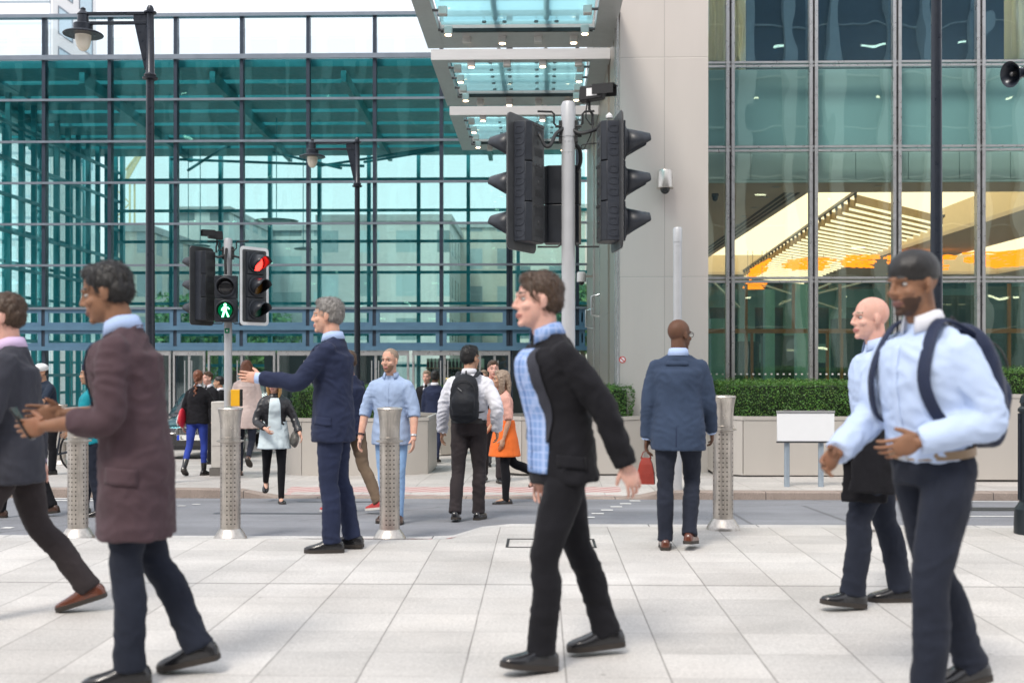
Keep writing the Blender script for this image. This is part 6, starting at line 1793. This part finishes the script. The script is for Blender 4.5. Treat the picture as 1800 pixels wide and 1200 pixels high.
# ------------------------------------------------------------------ bicycle under the helmeted rider
by = thing('bicycle', 'dark bicycle straddled by the helmeted person at the far left', 'bicycle', (cy_.t.location.x, cy_.t.location.y, cy_.t.location.z), R(150))
def wheel(y, nm='wheel'):
    ring = [(0, y + .32 * math.cos(2*PI*k/40), .34 + .32 * math.sin(2*PI*k/40)) for k in range(41)]
    w = MB().tube(ring, .016, 8).build(nm, M_blackd, by, smooth=True)
    sp = MB()
    for k in range(14): a = 2*PI*k/14; sp.tube([(0, y, .34), (0, y + .31*math.cos(a), .34 + .31*math.sin(a))], .0025, 4)
    sp.build('spokes', M_alu, w)
wheel(-.50); wheel(.52)
fm = MB()
for a, b in (((0, -.50, .34), (0, -.12, .30)), ((0, -.50, .34), (0, -.22, .80)), ((0, -.12, .30), (0, -.25, .92)), ((0, -.12, .30), (0, .38, .74)), ((0, -.22, .80), (0, .36, .84)), ((0, .52, .34), (0, .36, .90))): fm.tube([a, b], .017, 8)
fm.build('frame', pmat('bike_frame', (.05, .06, .08), .3, .4), by, smooth=True)
MB().tube([(-.24, .42, 1.0), (-.1, .40, .97), (.1, .40, .97), (.24, .42, 1.0)], .014, 8).build('handlebar', M_blackd, by, smooth=True)
MB().ell((0, -.26, .95), (.07, .13, .03)).build('saddle', M_blackd, by, smooth=True)
# ------------------------------------------------------------------ black car by the hall, front towards us
YC = 23.4; xc = xat(334, YC)
car = thing('parked_car', 'black saloon car with round twin headlamps waiting by the hall doors', 'car', (xc, YC, far_z(xc, YC + .6)), R(4))
def car_paint():
    g = G('black_car_paint'); c = g.coords()
    return g.end(g.principled((.008, .009, .012), .12, 0., None, **{'Coat Weight': .8, 'Coat Roughness': .04}))
M_car = car_paint()
# body: cross-sections along y (front at y=0, away = +y); each is a half profile x(z)
secs = [(.0, .62, .26, .56), (.06, .78, .22, .66), (.25, .88, .20, .73), (.8, .91, .20, .84), (1.3, .92, .20, .90), (2.2, .93, .20, .95), (3.4, .93, .20, .97), (4.2, .90, .24, .96), (4.65, .80, .30, .90), (4.75, .66, .36, .80)]
vs = []; n = 14
for y, w, z0, z1 in secs:
    for j in range(n):
        a = PI * j / (n - 1); cx_, sx_ = math.cos(a), math.sin(a)
        x = w * math.copysign(abs(cx_) ** .35, cx_); z = z0 + (z1 - z0) * (abs(sx_) ** .55)
        vs.append((x, y, z))
fs = [(i*n+j, i*n+j+1, (i+1)*n+j+1, (i+1)*n+j) for i in range(len(secs)-1) for j in range(n-1)] + [((i+1)*n, i*n, i*n+n-1, (i+1)*n+n-1)[::-1] for i in range(len(secs)-1)] + [tuple(range(n)), tuple(range(len(secs)*n-1, (len(secs)-1)*n-1, -1))]
bd = MB().add(vs, fs).build('body', M_car, car, smooth=True, ang=50)
sb_ = bd.modifiers.new('sub', 'SUBSURF'); sb_.levels = 1; sb_.render_levels = 2
# cabin
cs = [(1.25, .80, .86), (1.95, .66, 1.36), (2.4, .62, 1.44), (3.2, .62, 1.43), (3.7, .66, 1.34), (4.35, .78, .92)]
v2 = []
for y, w, z in cs:
    for x_, zz in ((-w, .0), (-w * .98, z - .05), (-w * .8, z), (w * .8, z), (w * .98, z - .05), (w, 0)): v2.append((x_, y, max(.86, zz) if zz else .86))
n = 6; f2 = [(i*n+j, i*n+j+1, (i+1)*n+j+1, (i+1)*n+j) for i in range(len(cs)-1) for j in range(n-1)] + [tuple(range(n)), tuple(range(len(cs)*n-1, (len(cs)-1)*n-1, -1))]
MB().add(v2, f2).build('cabin', M_car, car, smooth=True, bevel=.02)
G_car = pmat('car_glass', (.02, .03, .035), .05, spec=.8)
MB().add([(-.66, 1.33, .93), (.66, 1.33, .93), (.54, 1.89, 1.335), (-.54, 1.89, 1.335)], [(0, 1, 2, 3)]).build('windscreen', G_car, car).modifiers.new('s', 'SOLIDIFY').thickness = .006
for q in (-1, 1):
    t_ = MB().obox(Matrix.Translation((q * .70, .10, .64)) , .135, .05, .075).build('headlight', M_blackd, car, bevel=.03)
    for dx in (-.06, .055):
        M_ = Matrix.Translation((q * .70 + dx, .045, .645)) @ Matrix.Rotation(R(90), 4, 'X')
        MB().lathe([(.058, 0), (.058, .008), (.044, .010), (.044, 0)], 24, M=M_).build('light_ring', emat('halo_lamp', (1, .93, .80), 2.2), t_, smooth=True)
        MB().lathe([(.040, .001), (.03, .012), (.002, .018)], 20, M=M_).build('reflector', M_alu, t_, smooth=True)
    gr_ = MB().prism(rrect(.24, .17, .06), Matrix.Translation((q * .155, -.012, .585)), .03).build('grille', M_blackd, car)
    o = rrect(.25, .18, .065); rm = MB(); rm.tube([(q * .155 + x, -.014, .585 + z) for x, z in o + o[:1]], .010, 6); rm.build('grille_rim', M_alu, gr_, smooth=True)
    sl = MB()
    for k_ in range(7): sl.box(q*.155 - .09 + k_ * .03 - .004, q*.155 - .09 + k_ * .03 + .004, -.022, -.013, .52, .65)
    sl.build('grille_bars', M_alu, gr_)
    MB().lathe([(.05, 0), (.05, .01), (.03, .012)], 18, M=Matrix.Translation((q * .66, .02, .33)) @ Matrix.Rotation(R(90), 4, 'X')).build('fog_lamp', M_alu, car, smooth=True)
    MB().box(q * .47 - .16, q * .47 + .16, .0, .02, .315, .335).build('chrome_trim', M_alu, car)
    mi = MB(); mi.ell((q * 1.02, 1.45, .98), (.10, .06, .065)); mi.build('mirror', M_car, car, smooth=True)
MB().box(-.56, .56, -.008, .03, .22, .30).build('lower_intake', M_blackd, car)
for y in (.85, 3.75):
    for q in (-1, 1):
        M_ = Matrix.Translation((q * .82, y, .33)) @ Matrix.Rotation(R(90 * q), 4, 'Y')
        w = MB().lathe([(.20, -.1), (.33, -.1), (.335, -.02), (.335, .06), (.32, .1), (.22, .105), (.2, .09)], 32, M=M_).build('wheel', M_blackd, car, smooth=True)
        MB().lathe([(.21, .07), (.20, .1), (.06, .085), (.04, .11)], 24, M=M_).build('rim', M_alu, w, smooth=True)
pl = MB().box(-.26, .26, -.034, -.02, .42, .53).build('number_plate', pmat('plate_white', (.75, .75, .72), .4, var=.02), car)
MB().box(-.258, -.21, -.037, -.0345, .422, .528).build('blue_band', pmat('plate_blue', (.01, .06, .55), .4), pl)
lt_ = MB(); lt_.box(-.185, -.165, -.037, -.0345, .44, .51); lt_.box(-.165, -.13, -.037, -.0345, .44, .455)
lt_.build('letter', M_blackd, pl)
